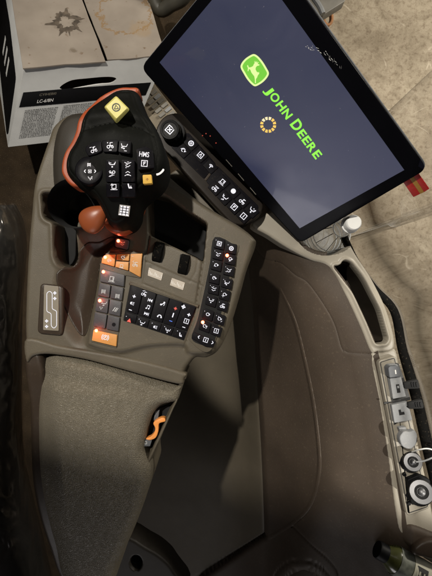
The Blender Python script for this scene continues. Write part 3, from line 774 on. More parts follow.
seams = [
 (spline([(150, 236, 0), (147.5, 250, 0), (144, 256, 0), (136, 252, 0), (122, 252, 0), (108, 252, 0), (101, 258, 0), (97.5, 272, 0), (92, 310, 0), (88, 338, 0), (92, 346, 0), (118, 352, 0)], 6, False), .8, .0012),
 ([(147, 262), (203, 286), (199, 306), (144, 284), (147, 262)], .6, .0008),
 ([(148, 192), (149.5, 236), (147, 262)], .7, .0012),
 (spline([(203, 262, 0), (197, 300, 0), (192, 325, 0), (184, 348, 0)], 6, False), .9, .0016),
 ([(150, 237), (198, 260), (196, 272), (190, 282), (152, 266)], .6, .0006)]
field('deck', arm, deck_poly, hdeck, 0, .075, M['deck'], 5, .008, 1.0, seams=seams)
# concave palm trough lining, the joystick's shadow put into its dark brown
vp = SP([(70, 262), (84, 243), (98, 241), (110, 236), (114, 240), (104, 252), (99, 264), (96, 285), (91, 310), (87, 328), (82, 337), (74, 330), (61, 306), (57, 288), (56, 274), (62, 268)], 5)
field('palm_trough_shade', arm, vp, lambda X, Y: hdeck(X, Y) + .0016, 0, .006, M['palm'], 1.5, .0012, 1.0)
mb = MB(); slab(mb, offset(slot, -.5), -.036, .01, M['matte'], fr=0); mb.build('gate_shade', arm)  # black sheet put in for the shade down the slot
mb = MB(); slab(mb, offset(tray, .2), -.036, .01, M['matte'], fr=0, ch=.2); mb.build('tray_shade', arm)  # black sheet standing for the deep shade inside the tray

# pictogram plate on the left
mb = MB(); slab(mb, fillet([(40, 283), (63, 286), (62.5, 336), (37, 333.5)], 5), .0035, .006, M['palm'], ch=1.6, fr=0, chm=.002); ms = mb.build('marker_frame', arm)
mb = MB(); slab(mb, fillet([(44, 285), (58.5, 286.5), (58.5, 331), (43, 330)], 1), .0046, .004, M['plate'], ch=.3, fr=0)
TT = lambda x, y: W(x, y, .0049)
pth = fillet([(46.8, 293), (49.5, 291), (52.2, 293), (52.2, 309), (56.6, 311), (56.6, 326), (53.8, 328.5), (51.2, 326), (51.2, 313.5), (46.8, 311.5)], 1.4, 3)
for i in range(len(pth)):
    a, b = pth[i], pth[(i + 1) % len(pth)]
    if math.dist(a, b) > .05: flat(mb, [line(*a, *b, .55)], TT, M['icon'])
for cx, cy in ((54.8, 293), (54.8, 298.5), (46.6, 321), (46.6, 326.5)): sym(mb, 'fan', (cx, cy), 0, 5, TT, M['icon'])
mb.build('shift_pattern_plate', arm, smooth=False)

# ---- keypads
def keypad(name, polys_base, z, mm, depth=.006, fr=1.0):
    mb = MB()
    for p in polys_base: slab(mb, p, z, depth, mm, ch=.5, fr=fr)
    return mb.build(name, arm)
def key(parent, poly, z, h, m, glyphs=(), name='key', fr=.8, ch=.5, gm=None, texts=()):
    mb = MB(); g = zf(z); zz = lambda x, y: g(x, y) + h
    slab(mb, poly, zz, h + .001, m, ch=ch, fr=fr)
    T = lambda x, y: W(x, y, zz(x, y) + .00025)
    for gl in glyphs:
        k, c, ang, s = gl[:4]; sym(mb, k, c, ang, s, T, gl[4] if len(gl) > 4 else (gm or M['icon']))
    for (tx, c, ang, w, hh, mm) in texts:
        text(mb, tx, local(c, ang, 1, T), mm, w=w, h=hh)
    return mb.build(name, parent, ang=30)
def led(parent, x, y, z, r=.0021, light=.0):
    mb = MB(); lathe(mb, [(0, .0012), (r * .55, .0011)], W(x, y, z), (0, 0, 1), M['ledc'], 14)
    lathe(mb, [(r * .55, .0011), (r * .9, .0007), (r * 1.05, 0)], W(x, y, z), (0, 0, 1), M['led'], 14)
    mb.build('indicator_light', parent)
    if light:
        l = bpy.data.lights.new('indicator_glow', 'POINT'); l.energy = light * 1.6; l.color = (1, .1, .04); l.shadow_soft_size = .002
        o = bpy.data.objects.new('indicator_glow', l); COL.objects.link(o); o.location = W(x, y, z + .006)

zk = .006
# left switch bank
kp = keypad('switch_bank', [[(106, 253), (143.5, 252), (141, 278.5), (125.5, 275.5), (116.5, 348.5), (90.5, 342), (98, 300), (100, 264)]], zk + .0012, M['deck'])
O, D_ = M['keyor'], M['keygry']; zb = zk + .0012
key(kp, [(106.5, 254.5), (115.6, 254.6), (114.2, 266.6), (101.2, 262.8), (102, 258)], zb, .003, O, [('tract', (109.3, 260.8), 8, 6.2)], gm=M['iconw'])
key(kp, [(116.8, 254.5), (129.4, 254), (128.8, 260.9), (116.3, 260)], zb, .003, O, [('pump', (123, 257.6), 8, 5.4)], gm=M['iconw'])
key(kp, [(116.1, 261.3), (128.7, 262), (128, 270.6), (115.2, 266.9)], zb, .003, O, [('hook', (121.6, 266), 8, 5.2)], gm=M['iconw'])
key(kp, [(130.5, 254), (142.4, 253.4), (140.2, 277.2), (129.2, 271.2)], zb, .003, O, [('tract', (135.3, 264), 8, 6.6), ('minus', (132.6, 256.2), 8, 2.5)], gm=M['iconw'])
key(kp, [(101.2, 268.6), (124.6, 275), (123.6, 286.6), (99.8, 281.6)], zb, .003, D_, [('jack', (111.8, 278.6), 10, 7.5)], gm=M['iconw'])
key(kp, [(99.6, 282.9), (110.6, 285.2), (109, 297.8), (97.4, 295.3)], zb, .003, D_, [('lines', (103.4, 291.6), 8, 6)], gm=M['iconw'])
key(kp, [(111.6, 285.4), (123.4, 287.8), (121.6, 300.6), (110, 298)], zb, .003, D_, [('lines', (117.4, 296.2), 8, 6)], gm=M['iconw'])
key(kp, [(97.2, 296.6), (108.8, 299), (107.2, 313.4), (95, 310.8)], zb, .003, D_, [('x', (104, 303.6), 8, 6), ('wedgeL', (101, 308), 8, 4)], gm=M['iconw'])
key(kp, [(109.8, 299.2), (121.4, 301.8), (119.8, 316.4), (108.2, 313.6)], zb, .003, D_, [('slash', (115.2, 309.4), 4, 7)], gm=M['iconw'])
key(kp, [(94.8, 312), (107, 314.6), (105, 328.8), (93, 326)], zb, .003, D_)
k_ = key(kp, [(108, 314.8), (119.6, 317.6), (118, 331.6), (106, 329)], zb, .003, D_, [('disc', (113.8, 324.6), 0, 5.6, M['keyblk'])])
key(kp, [(93.3, 330), (117, 335), (116, 346.6), (91.6, 340.6)], zb, .003, O, [('park', (105.2, 337.4), 10, 9.5, M['icon'])])
for (x, y) in ((105.2, 257.2), (103.4, 271.8), (99.8, 300.6), (96.3, 330.6)): led(kp, x, y, zb + .003, light=.0035)
ky = keypad('single_switch', [[(114.6, 236.4), (130.4, 239.4), (128.4, 251), (113.4, 247.4)]], zk + .001, M['black'], fr=2.5)
key(ky, [(115.6, 237.8), (129.2, 240.4), (127.6, 249.8), (114.8, 246.6)], zk + .001, .0025, D_, [('hook', (122.4, 243.6), 8, 5.4)], gm=M['icond'], fr=2)
led(ky, 118.3, 240.9, zk + .0035, light=.003)

# climate keypad: five columns
kc = keypad('climate_keypad', [[(130.2, 283.6), (197, 306.2), (184, 340.6), (123, 320.6)]], zk + .0008, M['matte'])
def Cq(u, v):
    a = Vector((130.6, 284.4)).lerp(Vector((196.4, 306.6)), u); b = Vector((123.8, 320)).lerp(Vector((183.4, 339.9)), u); return tuple(a.lerp(b, v))
def cell(u0, v0, u1, v1, g=.008): return [Cq(u0 + g, v0 + g), Cq(u1 - g, v0 + g), Cq(u1 - g, v1 - g), Cq(u0 + g, v1 - g)]
def z7(x, y): return (126 + x / 5.76, 270 + y / 5.76)
mainsyms = [
 [('plus', z7(47, 152)), ('lamp', z7(35, 192)), ('minus', z7(25, 230))],
 [('prev', z7(140, 175)), ('note', z7(126, 215)), ('next', z7(117, 252))],
 [('phone', z7(212, 195)), ('arcp', z7(194, 265))],
 [('plus', z7(285, 222), M['iconr']), ('minus2', z7(271, 260)), ('minus', z7(258, 294), M['iconb'])],
 [('plus', z7(362, 258)), ('framei', z7(348, 295)), ('minus', z7(333, 330))]]
G['minus2'] = [rect(-.1, -.42, .1, .42)]
bot = [('tri', z7(19, 290), M['iconr']), ('boom', z7(93, 306)), ('lamp', z7(168, 329)), ('pump', z7(240, 349)), ('seat', z7(314, 374))]
for i in range(5):
    u0, u1 = i / 5, (i + 1) / 5
    gs = [(s[0], s[1], 18, {'plus': 5, 'minus': 4.6}.get(s[0], 6.3)) + ((s[2],) if len(s) > 2 else ()) for s in mainsyms[i]]
    vt = 0.0 if i in (0, 2, 3) else .0
    if i == 1: gs.append(('x', z7(105, 135), 25, 6.5))
    if i == 4: gs.append(('fan', z7(331, 212), 18, 6.4))
    key(kc, cell(u0, 0, u1, .74), zk, .0032, M['keyblk'], gs, fr=.5, ch=.35)
    b = bot[i]
    key(kc, cell(u0, .76, u1, 1), zk, .0026, M['keyblk'], [(b[0], b[1], 18, 6.0) + ((b[2],) if len(b) > 2 else ()), ('dot', (b[1][0] - 3, b[1][1] - 4), 0, 3)], fr=.5, ch=.35)
mb = MB(); slab(mb, [(130, 281.4), (199.2, 304.6), (198, 308), (128.6, 284.6)], zk + .0028, .004, M['deck'], ch=.9, fr=.6); mb.build('keypad_brow', arm)

# right keypad, two columns
kr_poly = SP([(214, 235), (218, 234), (236, 243.5), (239, 247), (235, 262), (229, 292), (222, 322), (214, 345), (208, 352), (200, 350), (190, 341), (189, 336), (196, 318), (203, 290), (209, 262)], 4)
kr = keypad('function_keypad', [kr_poly], zk + .002, M['deck'], fr=0)
def zz6(x, y): return (120 + x / 3.323, 225 + y / 3.323)
kb = MB(); slab(kb, SP([(214.8, 237), (235.6, 247), (232.5, 262), (226, 292), (219, 322), (212.6, 346), (202, 345), (191.6, 338.4), (197.5, 320), (204, 292), (210, 262)], 4), zk + .0026, .003, M['matte'], ch=.3, fr=0); kb.build('key_surround', kr)
kinds_l = ['framex', 'hook', 'heart', 'boom', 'tract', 'jack', 'arrup', 'pump']; kinds_r = ['ringe', 'heart', 'heart', 'boom', 'pivot', 'tract', 'arrup', 'framei']
posl = [zz6(330, 62), zz6(326, 98), zz6(320, 134), zz6(313, 177), zz6(311, 213), zz6(303, 252), zz6(292, 298), zz6(282, 337)]
posr = [zz6(370, 78), zz6(367, 114), zz6(362, 151), zz6(355, 193), zz6(348, 232), zz6(341, 268), zz6(331, 313), zz6(320, 352)]
for ps, kn, colr in ((posl, kinds_l, 0), (posr, kinds_r, 1)):
    for i, p in enumerate(ps):
        a = Vector(ps[max(i - 1, 0)]); b = Vector(ps[min(i + 1, 7)]); d = (b - a).normalized(); n_ = Vector((-d.y, d.x)) * -1
        if n_.x < 0: n_ = -n_
        c_ = Vector(p); hh = 5.1 if i != 7 else 4.9; hw = 5.3
        q = [c_ - n_ * hw - d * hh, c_ + n_ * hw - d * hh, c_ + n_ * hw + d * hh, c_ - n_ * hw + d * hh]
        q = [(v.x, v.y + (.0)) for v in q]; q = [(x, y + (1.2 if k in (1, 2) else -1.2) * .5) for k, (x, y) in enumerate(q)]
        key(kr, q, zk + .0022, .003, M['keyblk'], [(kn[i], p, 14, 6.0), ('dot', (p[0] - 3.2, p[1] - 3.6), 0, 2.4)], fr=.8, ch=.4)
b0, b1, b2 = zz6(262, 372), zz6(285, 382), zz6(307, 391)
key(kr, [(193.5, 332), (216, 341.5), (213.2, 347.6), (205, 346.5), (191.4, 338.2)], zk + .0022, .003, M['keyblk'], [('arrL', b0, 18, 5), ('framei', b1, 18, 6.2), ('arrR', b2, 18, 5)], fr=1)
led(kr, *zz6(356, 101), zk + .0055, light=.0025); led(kr, *zz6(275, 323), zk + .0055, light=.0025)

# lit label plates, thumb wheels
for q, w_ in (([(148.9, 267.4), (163.2, 273.2), (161.2, 280.7), (147.6, 275.6)], 'OPEN'), ([(171.9, 277.8), (185, 282.7), (183, 290.3), (169.8, 285.2)], 'LOCK')):
    mb = MB(); slab(mb, q, zk + .0012, .002, M['glowplate'], ch=.3, fr=.5)
    T = lambda x, y: W(x, y, zk + .00145)
    for k in range(9):
        t = k / 9 + .03; a_ = Vector(q[0]).lerp(Vector(q[1]), t); b_ = Vector(q[3]).lerp(Vector(q[2]), t)
        c_ = a_.lerp(b_, .28 + .12 * ((k * 5) % 4)); d_ = a_.lerp(b_, .72 + .03 * ((k * 3) % 4)); 
        flat(mb, [line(c_.x, c_.y, d_.x + .5, d_.y, .5)], T, M['mark'])
    mb.build('symbol_plate', arm, smooth=False)
for (cx, cy) in ((158.8, 252.4), (184.2, 264.6)):
    mb = MB(); rows = []
    ax = Vector((.97, -.24, 0)).normalized(); ay = Vector((.22, .97, 0)).normalized(); c_ = W(cx, cy, zk - .004)
    for j in range(49):
        a = R(-10 + 200 * j / 48); r_ = .0135 + (.0005 if j % 2 else 0)
        rows.append([c_ + ay * r_ * math.cos(a) + Vector((0, 0, 1)) * r_ * math.sin(a) * .9 + ax * t for t in (-.0058, -.0052, 0, .0052, .0058)])
        rows[-1][0] -= Vector((0, 0, .002)); rows[-1][-1] -= Vector((0, 0, .002))
    grid(mb, rows, M['rubber']); lathe(mb, [(0, 0), (.013, 0)], c_ - ax * .0058, ax, M['rubber']); lathe(mb, [(0, 0), (.013, 0)], c_ + ax * .0058, ax, M['rubber'])
    mb.build('thumb_wheel', arm, ang=20)
    mb = MB(); slab(mb, [(cx - 4, cy - 11), (cx + 6, cy - 8.5), (cx + 3.4, cy + 11), (cx - 6, cy + 7.5)], zk + .0005, .001, M['matte'], ch=.2, fr=2); mb.build('wheel_well', arm)

# rear lip of the deck and the grained pad
lip = SP([(27, 338), (60, 345), (90, 350), (118, 355), (150, 362), (184, 372), (184, 379), (180, 384), (150, 377), (118, 368), (84, 359), (50, 354), (34, 356), (27, 362)], 5)
field('rear_lip', arm, lip, lambda X, Y: np.full(X.shape, .0035), 0, .06, M['deck'], 3, .004, 1.0)
pad_poly = SP([(33, 366), (38, 359), (54, 355), (84, 360), (118, 369), (150, 378), (178, 387), (180, 392), (177, 402), (170, 404), (160, 407), (151, 418), (146, 436), (144, 452), (150, 466), (150, 482), (143, 506), (130, 540), (114, 576), (104, 600), (54, 600), (44, 560), (37, 520), (32, 470), (31, 420)], 5)
def hpad(X, Y):
    z = .004 + 0 * X
    z += .006 * np.exp(-((X - 95) / 55) ** 2)
    z -= .016 * ss(60, 28, X - (Y - 360) * .05) ** 1
    z -= .03 * ss(470, 620, Y)
    z -= .005 * ss(388, 372, Y - (X - 30) * .12)
    return z
field('arm_pad', arm, pad_poly, hpad, 0, .085, M['pad'], 12, .016, 1.0)
strip = SP([(24, 300), (27, 262), (33, 262), (34, 300), (35, 345), (42, 360), (44, 400), (44, 470), (48, 520), (56, 570), (60, 600), (46, 600), (36, 560), (29, 520), (25, 470), (24, 400), (23, 350)], 5)
field('side_shade', arm, strip, lambda X, Y: -.001 - .014 * ss(362, 420, Y) - .03 * ss(470, 620, Y), 0, .07, M['palm'], 5, .008, 1.0)  # dark strip added for the shaded left flank of deck and pad
# side wall of pad housing with latch opening
hw = SP([(146, 404), (168, 398), (177, 400), (172, 412), (160, 440), (152, 462), (152, 480), (140, 500), (138, 470), (138, 430)], 4)
field('latch_bay', arm, hw, lambda X, Y: np.full(X.shape, -.026) + .022 * ss(3.2, 1.0, np.abs((X - 176) * .905 + (Y - 402) * .42) * 1.0), 0, .06, M['deck'], 1.0, .001, .8)
mb = MB(); slab(mb, SP([(154, 412), (163, 407), (170, 407), (160, 430), (153, 444), (146, 446), (147, 430)], 4), -.0225, .004, M['matte'], fr=0, ch=.3); mb.build('bay_liner', arm)
lv = MB()
lo = [(164.6, 418.6), (161, 418.2), (155, 421), (153.2, 424), (155, 428), (154.2, 432.6), (150.4, 437), (145.8, 439), (149.6, 440.4), (155.6, 438), (158.2, 431.4), (158.6, 425), (160.4, 423), (165.2, 421.6)]
slab(lv, SP(lo, 3), -.004, .010, M['latch'], ch=.6, fr=0, chm=.0015)
lvo = lv.build('release_lever', arm)
lv = MB(); slab(lv, [(141.8, 439.6), (152, 439.8), (150, 446.4), (140.4, 446.4)], -.006, .014, M['dgrey'], ch=.4, fr=.8)
sym(lv, 'frame', (145.6, 442.8), 0, 3.6, lambda x, y: W(x, y, -.0057), M['mark']); lv.build('lever_base', arm)
lv = MB(); slab(lv, [(155, 411), (159.5, 410), (158, 419), (153.5, 421)], -.012, .01, M['dgrey'], ch=.4, fr=.8); lv.build('lever_pivot', arm)

# cover below the pad
lc = thing('seat_bracket', 'dark bracket cover with a round hole below the arm pad', 'bracket', tuple(W(140, 560, -.3)))
field('bracket_cover', lc, SP([(124, 538), (146, 548), (162, 558), (174, 572), (184, 600), (90, 600), (100, 560)], 4), lambda X, Y: np.full(X.shape, -.2) - .02 * ss(6.5, 4.5, np.hypot(X - 136, (Y - 563) / 1.25)), -.2, .05, M['boot'], 3, .004, 1)
mb = MB(); slab(mb, [(136 + 5.2 * math.cos(a * .524), 563 + 6.6 * math.sin(a * .524)) for a in range(12)], -.2155, .003, M['matte'], fr=0, ch=.2); mb.build('hole_plug', lc)

# ================================================================== JOYSTICK
joy = thing('joystick', 'black joystick grip with orange edge, yellow top button and lit keys', 'joystick', tuple(W(105, 215, 0)))
jo = [(136, 88.5), (128, 86), (115, 87.5), (102, 96), (93, 104), (87, 112), (82.5, 124), (80.5, 134), (76, 144), (70, 153), (66.5, 164), (68, 176), (77.5, 187), (87, 192), (94, 198), (98.5, 206), (101, 214), (104, 222), (113, 226), (124, 222), (131, 214), (134, 206), (138, 199), (147, 192), (157, 184), (163, 174), (165.5, 162), (163, 145), (157, 130), (149, 117), (143, 106), (140, 96)]
jp = SP(jo, 4)
def hjoy(X, Y):
    z = .105 + .012 * np.exp(-(((X - 118) / 34) ** 2 + ((Y - 150) / 40) ** 2))
    z -= .028 * ss(188, 232, Y)
    z -= .010 * ss(125, 95, Y)
    z -= .004 * np.exp(-(dist_poly(X, Y, [(96, 132), (120, 128), (146, 134)], False) / 7) ** 2)
    return z
def hedge(dx): return None
pl_ = offset(jp, 6.5)
field('grip', joy, jp, hjoy, .092, .045, M['soft'], 11, .020, .8, seams=[(pl_ + pl_[:1], .7, .0014), ([(78, 140), (96, 133), (120, 129), (146, 135), (160, 144)], .6, .001)])
op = SP([(x - (3.2 if (x < 104 and y < 180) else 0) + (0), y - (2.4 if (y < 100) else 0)) for x, y in [(138, 91), (128, 87), (115, 88.5), (102, 97), (93, 105), (87, 113), (82.5, 124), (80.5, 134), (76, 144), (70, 153), (66.5, 164), (67, 176), (75, 188), (90, 182), (100, 150), (120, 120)]], 4)
field('side_shell', joy, op, lambda X, Y: hjoy(X, Y) - .012, .088, .022, M['orange'], 2.5, .004, .8)
# orange collar added for the red reflected glow round the palm end
cpoly = SP([(98, 214), (101, 224), (108, 230.5), (118, 232), (128, 227), (136, 215), (140, 203), (128, 204), (112, 206)], 5)
field('glow_collar', joy, cpoly, lambda X, Y: np.full(X.shape, .052), .06, .02, M['orange'], 5, .008, .8)
# underside and stem
mb = MB(); 
lathe(mb, [(.018, -.05), (.020, .0), (.022, .03), (.030, .06)], W(75, 215, 0) + Vector((.008, 0, 0)), (.18, .06, 1), M['matte'], 24); mb.build('stem', joy)
hump = SP([(52, 206), (50, 176), (52, 146), (58, 124), (69, 113), (86, 111), (104, 118), (112, 140), (110, 175), (96, 200), (84, 212), (60, 208)], 5)
field('front_hump', arm, hump, lambda X, Y: .018 + .022 * np.exp(-(((X - 80) / 30) ** 2 + ((Y - 150) / 40) ** 2)) - .02 * ss(180, 210, Y), .02, .06, M['boot'], 12, .02, 1.0)
# orange thumb paddle
mb = MB(); rows = []
pc = W(94.5, 218, .072)
n1_, n2_ = 18, 28
for i in range(n1_ + 1):
    a = math.pi * i / n1_; r_ = math.sin(a); t = -math.cos(a)
    w_ = .0145 * r_ * (1 - .38 * t); row = []
    for k in range(n2_):
        b = 2 * math.pi * k / n2_
        # long axis runs right-up towards the grip
        ax_ = Vector((.78, .60, .1)).normalized(); ay_ = Vector((-.60, .78, 0)).normalized(); az_ = ax_.cross(ay_)
        row.append(pc + ax_ * .0185 * t + ay_ * w_ * math.cos(b) + az_ * .010 * r_ * math.sin(b))
    rows.append(row)
grid(mb, rows, mat('burnt orange plastic', (.27, .065, .02), .4, bump=.15, var=.15), True)
mb.build('thumb_paddle', joy, ang=80)
mb = MB(); slab(mb, SP([(100, 206), (103, 203), (106, 210), (108, 219), (103, 222)], 3), .074, .012, M['orange'], ch=1, fr=0, chm=.003); mb.build('paddle_arm', joy)
hj1 = lambda x, y: float(hjoy(np.array([[x]]), np.array([[y]]))[0, 0])
# yellow button
mb = MB()
yq = [(104.8, 106.8), (116.2, 96.6), (128, 108.2), (116.4, 119.6)]
T = lambda x, y: W(x, y, .128 - (y - 96) * .0001)
q1 = fillet(yq, 2); q0 = fillet([(103.8, 107.2), (116, 95.6), (130, 109.6), (116.6, 124)], 2.4)
pr1 = [T(*p) for p in offset(q1, .8)]; pr2 = [T(*p) - Vector((0, 0, .0008)) for p in q1]; pr3 = [W(*p, .118) for p in q0]; pr4 = [W(*p, .100) for p in q0]
grid(mb, [pr4, pr3, pr2, pr1], M['yellow'], True); mb.add(pr1, [list(range(len(pr1)))], M['yellow'])
sym(mb, 'ringt', (116.2, 107.4), -8, 11, lambda x, y: T(x, y) + Vector((0, 0, .0003)), M['dkprint'])
mb.build('yellow_button', joy, ang=50)
def jkey(poly, gl, h=.0035, m=None, fr=1.5, gm=None, texts=(), name='key'):
    return key(joy, poly, hj1, h, m or M['keyblk'], gl, name=name, fr=fr, ch=.6, gm=gm, texts=texts)
jw = emis('joystick backlit symbol', (1, .95, .97), .95)
jkey([(84, 148, 4), (92, 142), (101, 140.5), (102, 151), (96, 154), (88, 156)], [('jack', (93.4, 149.4), -20, 8)], gm=jw)
jkey([(102.2, 140), (118, 139.5), (117, 152), (103, 152)], [('jack', (110, 145), -4, 8.4), ('minus', (110.4, 150), 0, 4)], gm=jw)
jkey([(119, 139.8), (131, 140.6), (130, 154), (118, 152)], [('jack', (124.2, 146.4), 6, 7.6), ('minus', (125.4, 150.9), 6, 4)], gm=jw)
jkey([(136, 149), (146, 146), (153, 151), (154, 168), (138, 170)], [('framef', (144.4, 163.4), 4, 8.4)], gm=jw, texts=[('HMS', (139, 156.2), 6, 10, 5, jw)])
ykey = mat('amber key', (.70, .42, .07), .45, var=.06)
jkey([(142.4, 174.8), (151.4, 174.4), (152, 183.4), (143, 184)], [('fan', (147.2, 179.2), 0, 4, M['gold'])], m=ykey, fr=1.2, h=.0045)
for p, g_ in (((112.2, 167.2), ('boom', 8)), ((127.8, 167.2), ('boom', 8)), ((112.6, 191.4), ('pivot', 7)), ((128.4, 191.4), ('seat', 7.4))):
    y0, y1 = (159.5, 182) if p[1] < 180 else (183.2, 197)
    gl = [(g_[0], (p[0], p[1] - (2.6 if p[1] < 180 else 5.2)), 0, g_[1])]
    if p[1] < 180: gl.append(('boom', (p[0], p[1] + 6.4), 180, 7.6))
    else: gl[0] = (g_[0], (p[0] + 1.4, p[1] - 5), 0, 8)
    jkey([(p[0] - 6.6, y0), (p[0] + 6.8, y0), (p[0] + 7, y1), (p[0] - 6.4, y1)], gl, gm=jw)
mb = MB(); c_ = W(89.8, 171, hj1(89.8, 171))
lathe(mb, [(.0155, -.004), (.0155, .001), (.0140, .003), (.0125, .0024), (.0085, .0014), (.004, .0026), (0, .0028)], c_, (0, 0, 1), M['keyblk'], 36)
T = lambda x, y: W(x, y, c_.z + .0031)
for k, c, a, s in (('frame', (89.8, 171.4), 0, 4.6), ('arrL', (85, 171.2), 0, 5), ('arrR', (95, 171.2), 0, 5), ('lines', (89, 164.8), 0, 5), ('tract', (90.2, 178.2), 0, 5), ('disc', (89.8, 171.4), 0, 2)): sym(mb, k, c, a, s, T, jw)
mb.build('round_pad', joy)
mb = MB(); sym(mb, 'grid', (124.3, 210.5), 8, 13, lambda x, y: W(x, y, hj1(x, y) + .0012), jw); sym(mb, 'frame', (124.3, 210.5), 8, 15, lambda x, y: W(x, y, hj1(x, y) + .0012), M['icond']); mb.build('grid_symbol', joy, smooth=False)
mb = MB(); tube(mb, [W(156.6, 174.6, .1085), W(159.6, 173.6, .109), W(162.2, 171.4, .108), W(163.4, 169.6, .1065)], .0011, M['shine'], n=8); mb.build('marker_lamp', joy)

# ================================================================== BUTTON BAR
bar = thing('button_bar', 'slim black button bar with rotary knob and lit symbols under the monitor', 'keypad', tuple(W(212, 170, -.06)))
zb_ = plane3((170, 130, -.050), (250, 212, -.068), (200, 160, -.0568))
mb = MB(); slab(mb, [(155, 128, 9), (165, 114, 9), (180, 112, 6), (194, 120), (262, 197), (264, 208, 5), (259, 217, 5), (244, 226, 5), (232, 224, 4), (212, 203), (158, 143)], zb_, .022, mat('dark brown housing', (.018, .014, .011), .4, bump=.2, scale=800, spec=.3), ch=2, fr=4, chm=.003)
mb.build('housing', bar)
mb = MB(); slab(mb, [(176, 134), (189, 133), (216, 164), (204, 179), (171, 147)], lambda x, y: zb_(x, y) + .001, .003, M['keyblk'], ch=.4, fr=1.5); k1 = mb.build('key_field', bar)
mb = MB(); slab(mb, [(217.6, 165.8), (258.6, 206), (257.6, 214), (244.6, 222), (206, 181.4)], lambda x, y: zb_(x, y) + .001, .003, M['keyblk'], ch=.4, fr=1.8); k2 = mb.build('key_field', bar)
def z7b(x, y): return (150 + x / 3.6, 110 + y / 3.6)
for fld, items in ((k1, [('ringe', (148, 120)), ('tract', (120, 146)), ('framea', (182, 162)), ('wiper', (218, 203))]),
                   (k2, [('jack', (262, 258)), ('disc', (300, 292)), ('pivot', (333, 327)), ('heart', (367, 362)), ('pump', (235, 281)), ('hook', (268, 316)), ('framef', (303, 349)), ('framei', (337, 382))])):
    for kn, p in items:
        c = z7b(*p); mb = MB(); T = lambda x, y: W(x, y, zb_(x, y) + .0016)
        u_, v_ = (4.6, 5.2), (-4.2, 3.8)
        q = [(c[0] + a * u_[0] * .9 + b * v_[0] * .9, c[1] + a * u_[1] * .9 + b * v_[1] * .9) for a, b in ((-1, -1), (1, -1), (1, 1), (-1, 1))]
        slab(mb, q, lambda x, y: zb_(x, y) + .0022, .0015, M['keyblk'], ch=.5, fr=1)
        T = lambda x, y: W(x, y, zb_(x, y) + .0025)
        sym(mb, kn, c, 42, 7.4, T, M['icon'])
        if kn == 'disc': sym(mb, 'grid', c, 42, 5, lambda x, y: W(x, y, zb_(x, y) + .0027), M['icon'])
        mb.build('key', fld, ang=30)
kc_ = W(172.6, 133.4, zb_(172, 133))
mb = MB(); lathe(mb, [(.0185, 0), (.0180, .003), (.0150, .0035), (.0146, .006), (.0140, .017), (.0130, .019), (.0105, .0185), (.0100, .0175), (0, .0175)], kc_, (-.12, -.08, 1), M['black'], 40)
kn = mb.build('rotary_knob', bar)
mb = MB(); kt = kc_ + Vector((-.12, -.08, 1)).normalized() * .0182
k_ = (H - kt.z) / F
for p in G['framex']: mb.add([kt + Vector(((x * math.cos(R(-42)) - y * math.sin(R(-42))) * 8.2 * k_, (x * math.sin(R(-42)) + y * math.cos(R(-42))) * 8.2 * k_, 0)) for x, y in p], [list(range(len(p)))], M['icon'])
mb.build('knob_symbol', kn, smooth=False)
mb = MB(); slab(mb, [(216, 164.4), (217.6, 165.6), (206, 181), (204.4, 179.6)], lambda x, y: zb_(x, y) + .0012, .002, M['palm'], ch=.2, fr=0); mb.build('divider', bar)
# support strut of the bar
sb = MB(); slab(sb, [(166, 176), (178, 168), (246, 226), (240, 244), (214, 234), (214, 226), (196, 206)], -.10, .03, M['deck'], ch=2, fr=4)
sb.build('support_strut', bar)
sb = MB(); slab(sb, [(218, 222), (231, 227), (229, 239), (216, 235)], -.012, .02, M['rubber'], ch=1, fr=2)
for k in range(5): slab(sb, [(219 + k * 2.3, 224 + k * .9), (220 + k * 2.3, 224.4 + k * .9), (218.6 + k * 2.3, 235 + k * .7), (217.6 + k * 2.3, 234.6 + k * .7)], -.010, .004, M['black'], ch=.2, fr=0)
sb.build('rubber_foot', arm)

# ================================================================== MONITOR
P0 = Vector((-.098, .285, .011)); P1 = Vector((.129, .068, -.089)); P3 = Vector((.040, .367, .125))
u = P1 - P0; v = P3 - P0; Lu, Lv = u.length, v.length; un = u.normalized(); nn = u.cross(v).normalized(); vn = nn.cross(un)
if nn.z < 0: nn = -nn
mon = thing('monitor', 'large tilted black touchscreen monitor showing a green emblem and lettering', 'monitor', tuple(P0 + u * .5 + v * .5 - nn * .05))
def MT(off=0.0): return lambda x, y: P0 + u * x + v * y + nn * off
def onscreen(px, py, off=0.0):       # where a photo pixel falls on the screen glass
    o = Vector((0, 0, H)); d = Vector((px - 216, 288 - py, -F)); p0 = P0 + nn * off
    return o + d * ((p0 - o).dot(nn) / d.dot(nn))
def rrect(x0, y0, x1, y1, rx, ry, n=5):
    return fillet([(x0, y0, rx), (x1, y0, rx), (x1, y1, rx), (x0, y1, rx)], rx, n)
def mm2(x, y): return P0 + un * x + v.normalized() * y
mb = MB()
prism(mb, fillet([(0, 0), (Lu, 0), (Lu, Lv), (0, Lv)], .011, 6), lambda x, y: mm2(x, y), -nn, .016, .0022, .0016, M['glossb'])
mb.build('bezel', mon)
mb = MB(); prism(mb, fillet([(.006, .006), (Lu - .006, .006), (Lu - .006, Lv - .006), (.006, Lv - .006)], .012, 6), lambda x, y: mm2(x, y) - nn * .0155, -nn, .022, .004, .004, M['black'])
mb.build('rear_housing', mon)
mb = MB(); prism(mb, fillet([(-.0012, -.0012), (Lu + .0012, -.0012), (Lu + .0012, Lv + .0012), (-.0012, Lv + .0012)], .012, 6), lambda x, y: mm2(x, y) - nn * .006, -nn, .004, .0006, .0006, M['dgrey'])
mb.build('edge_trim', mon)
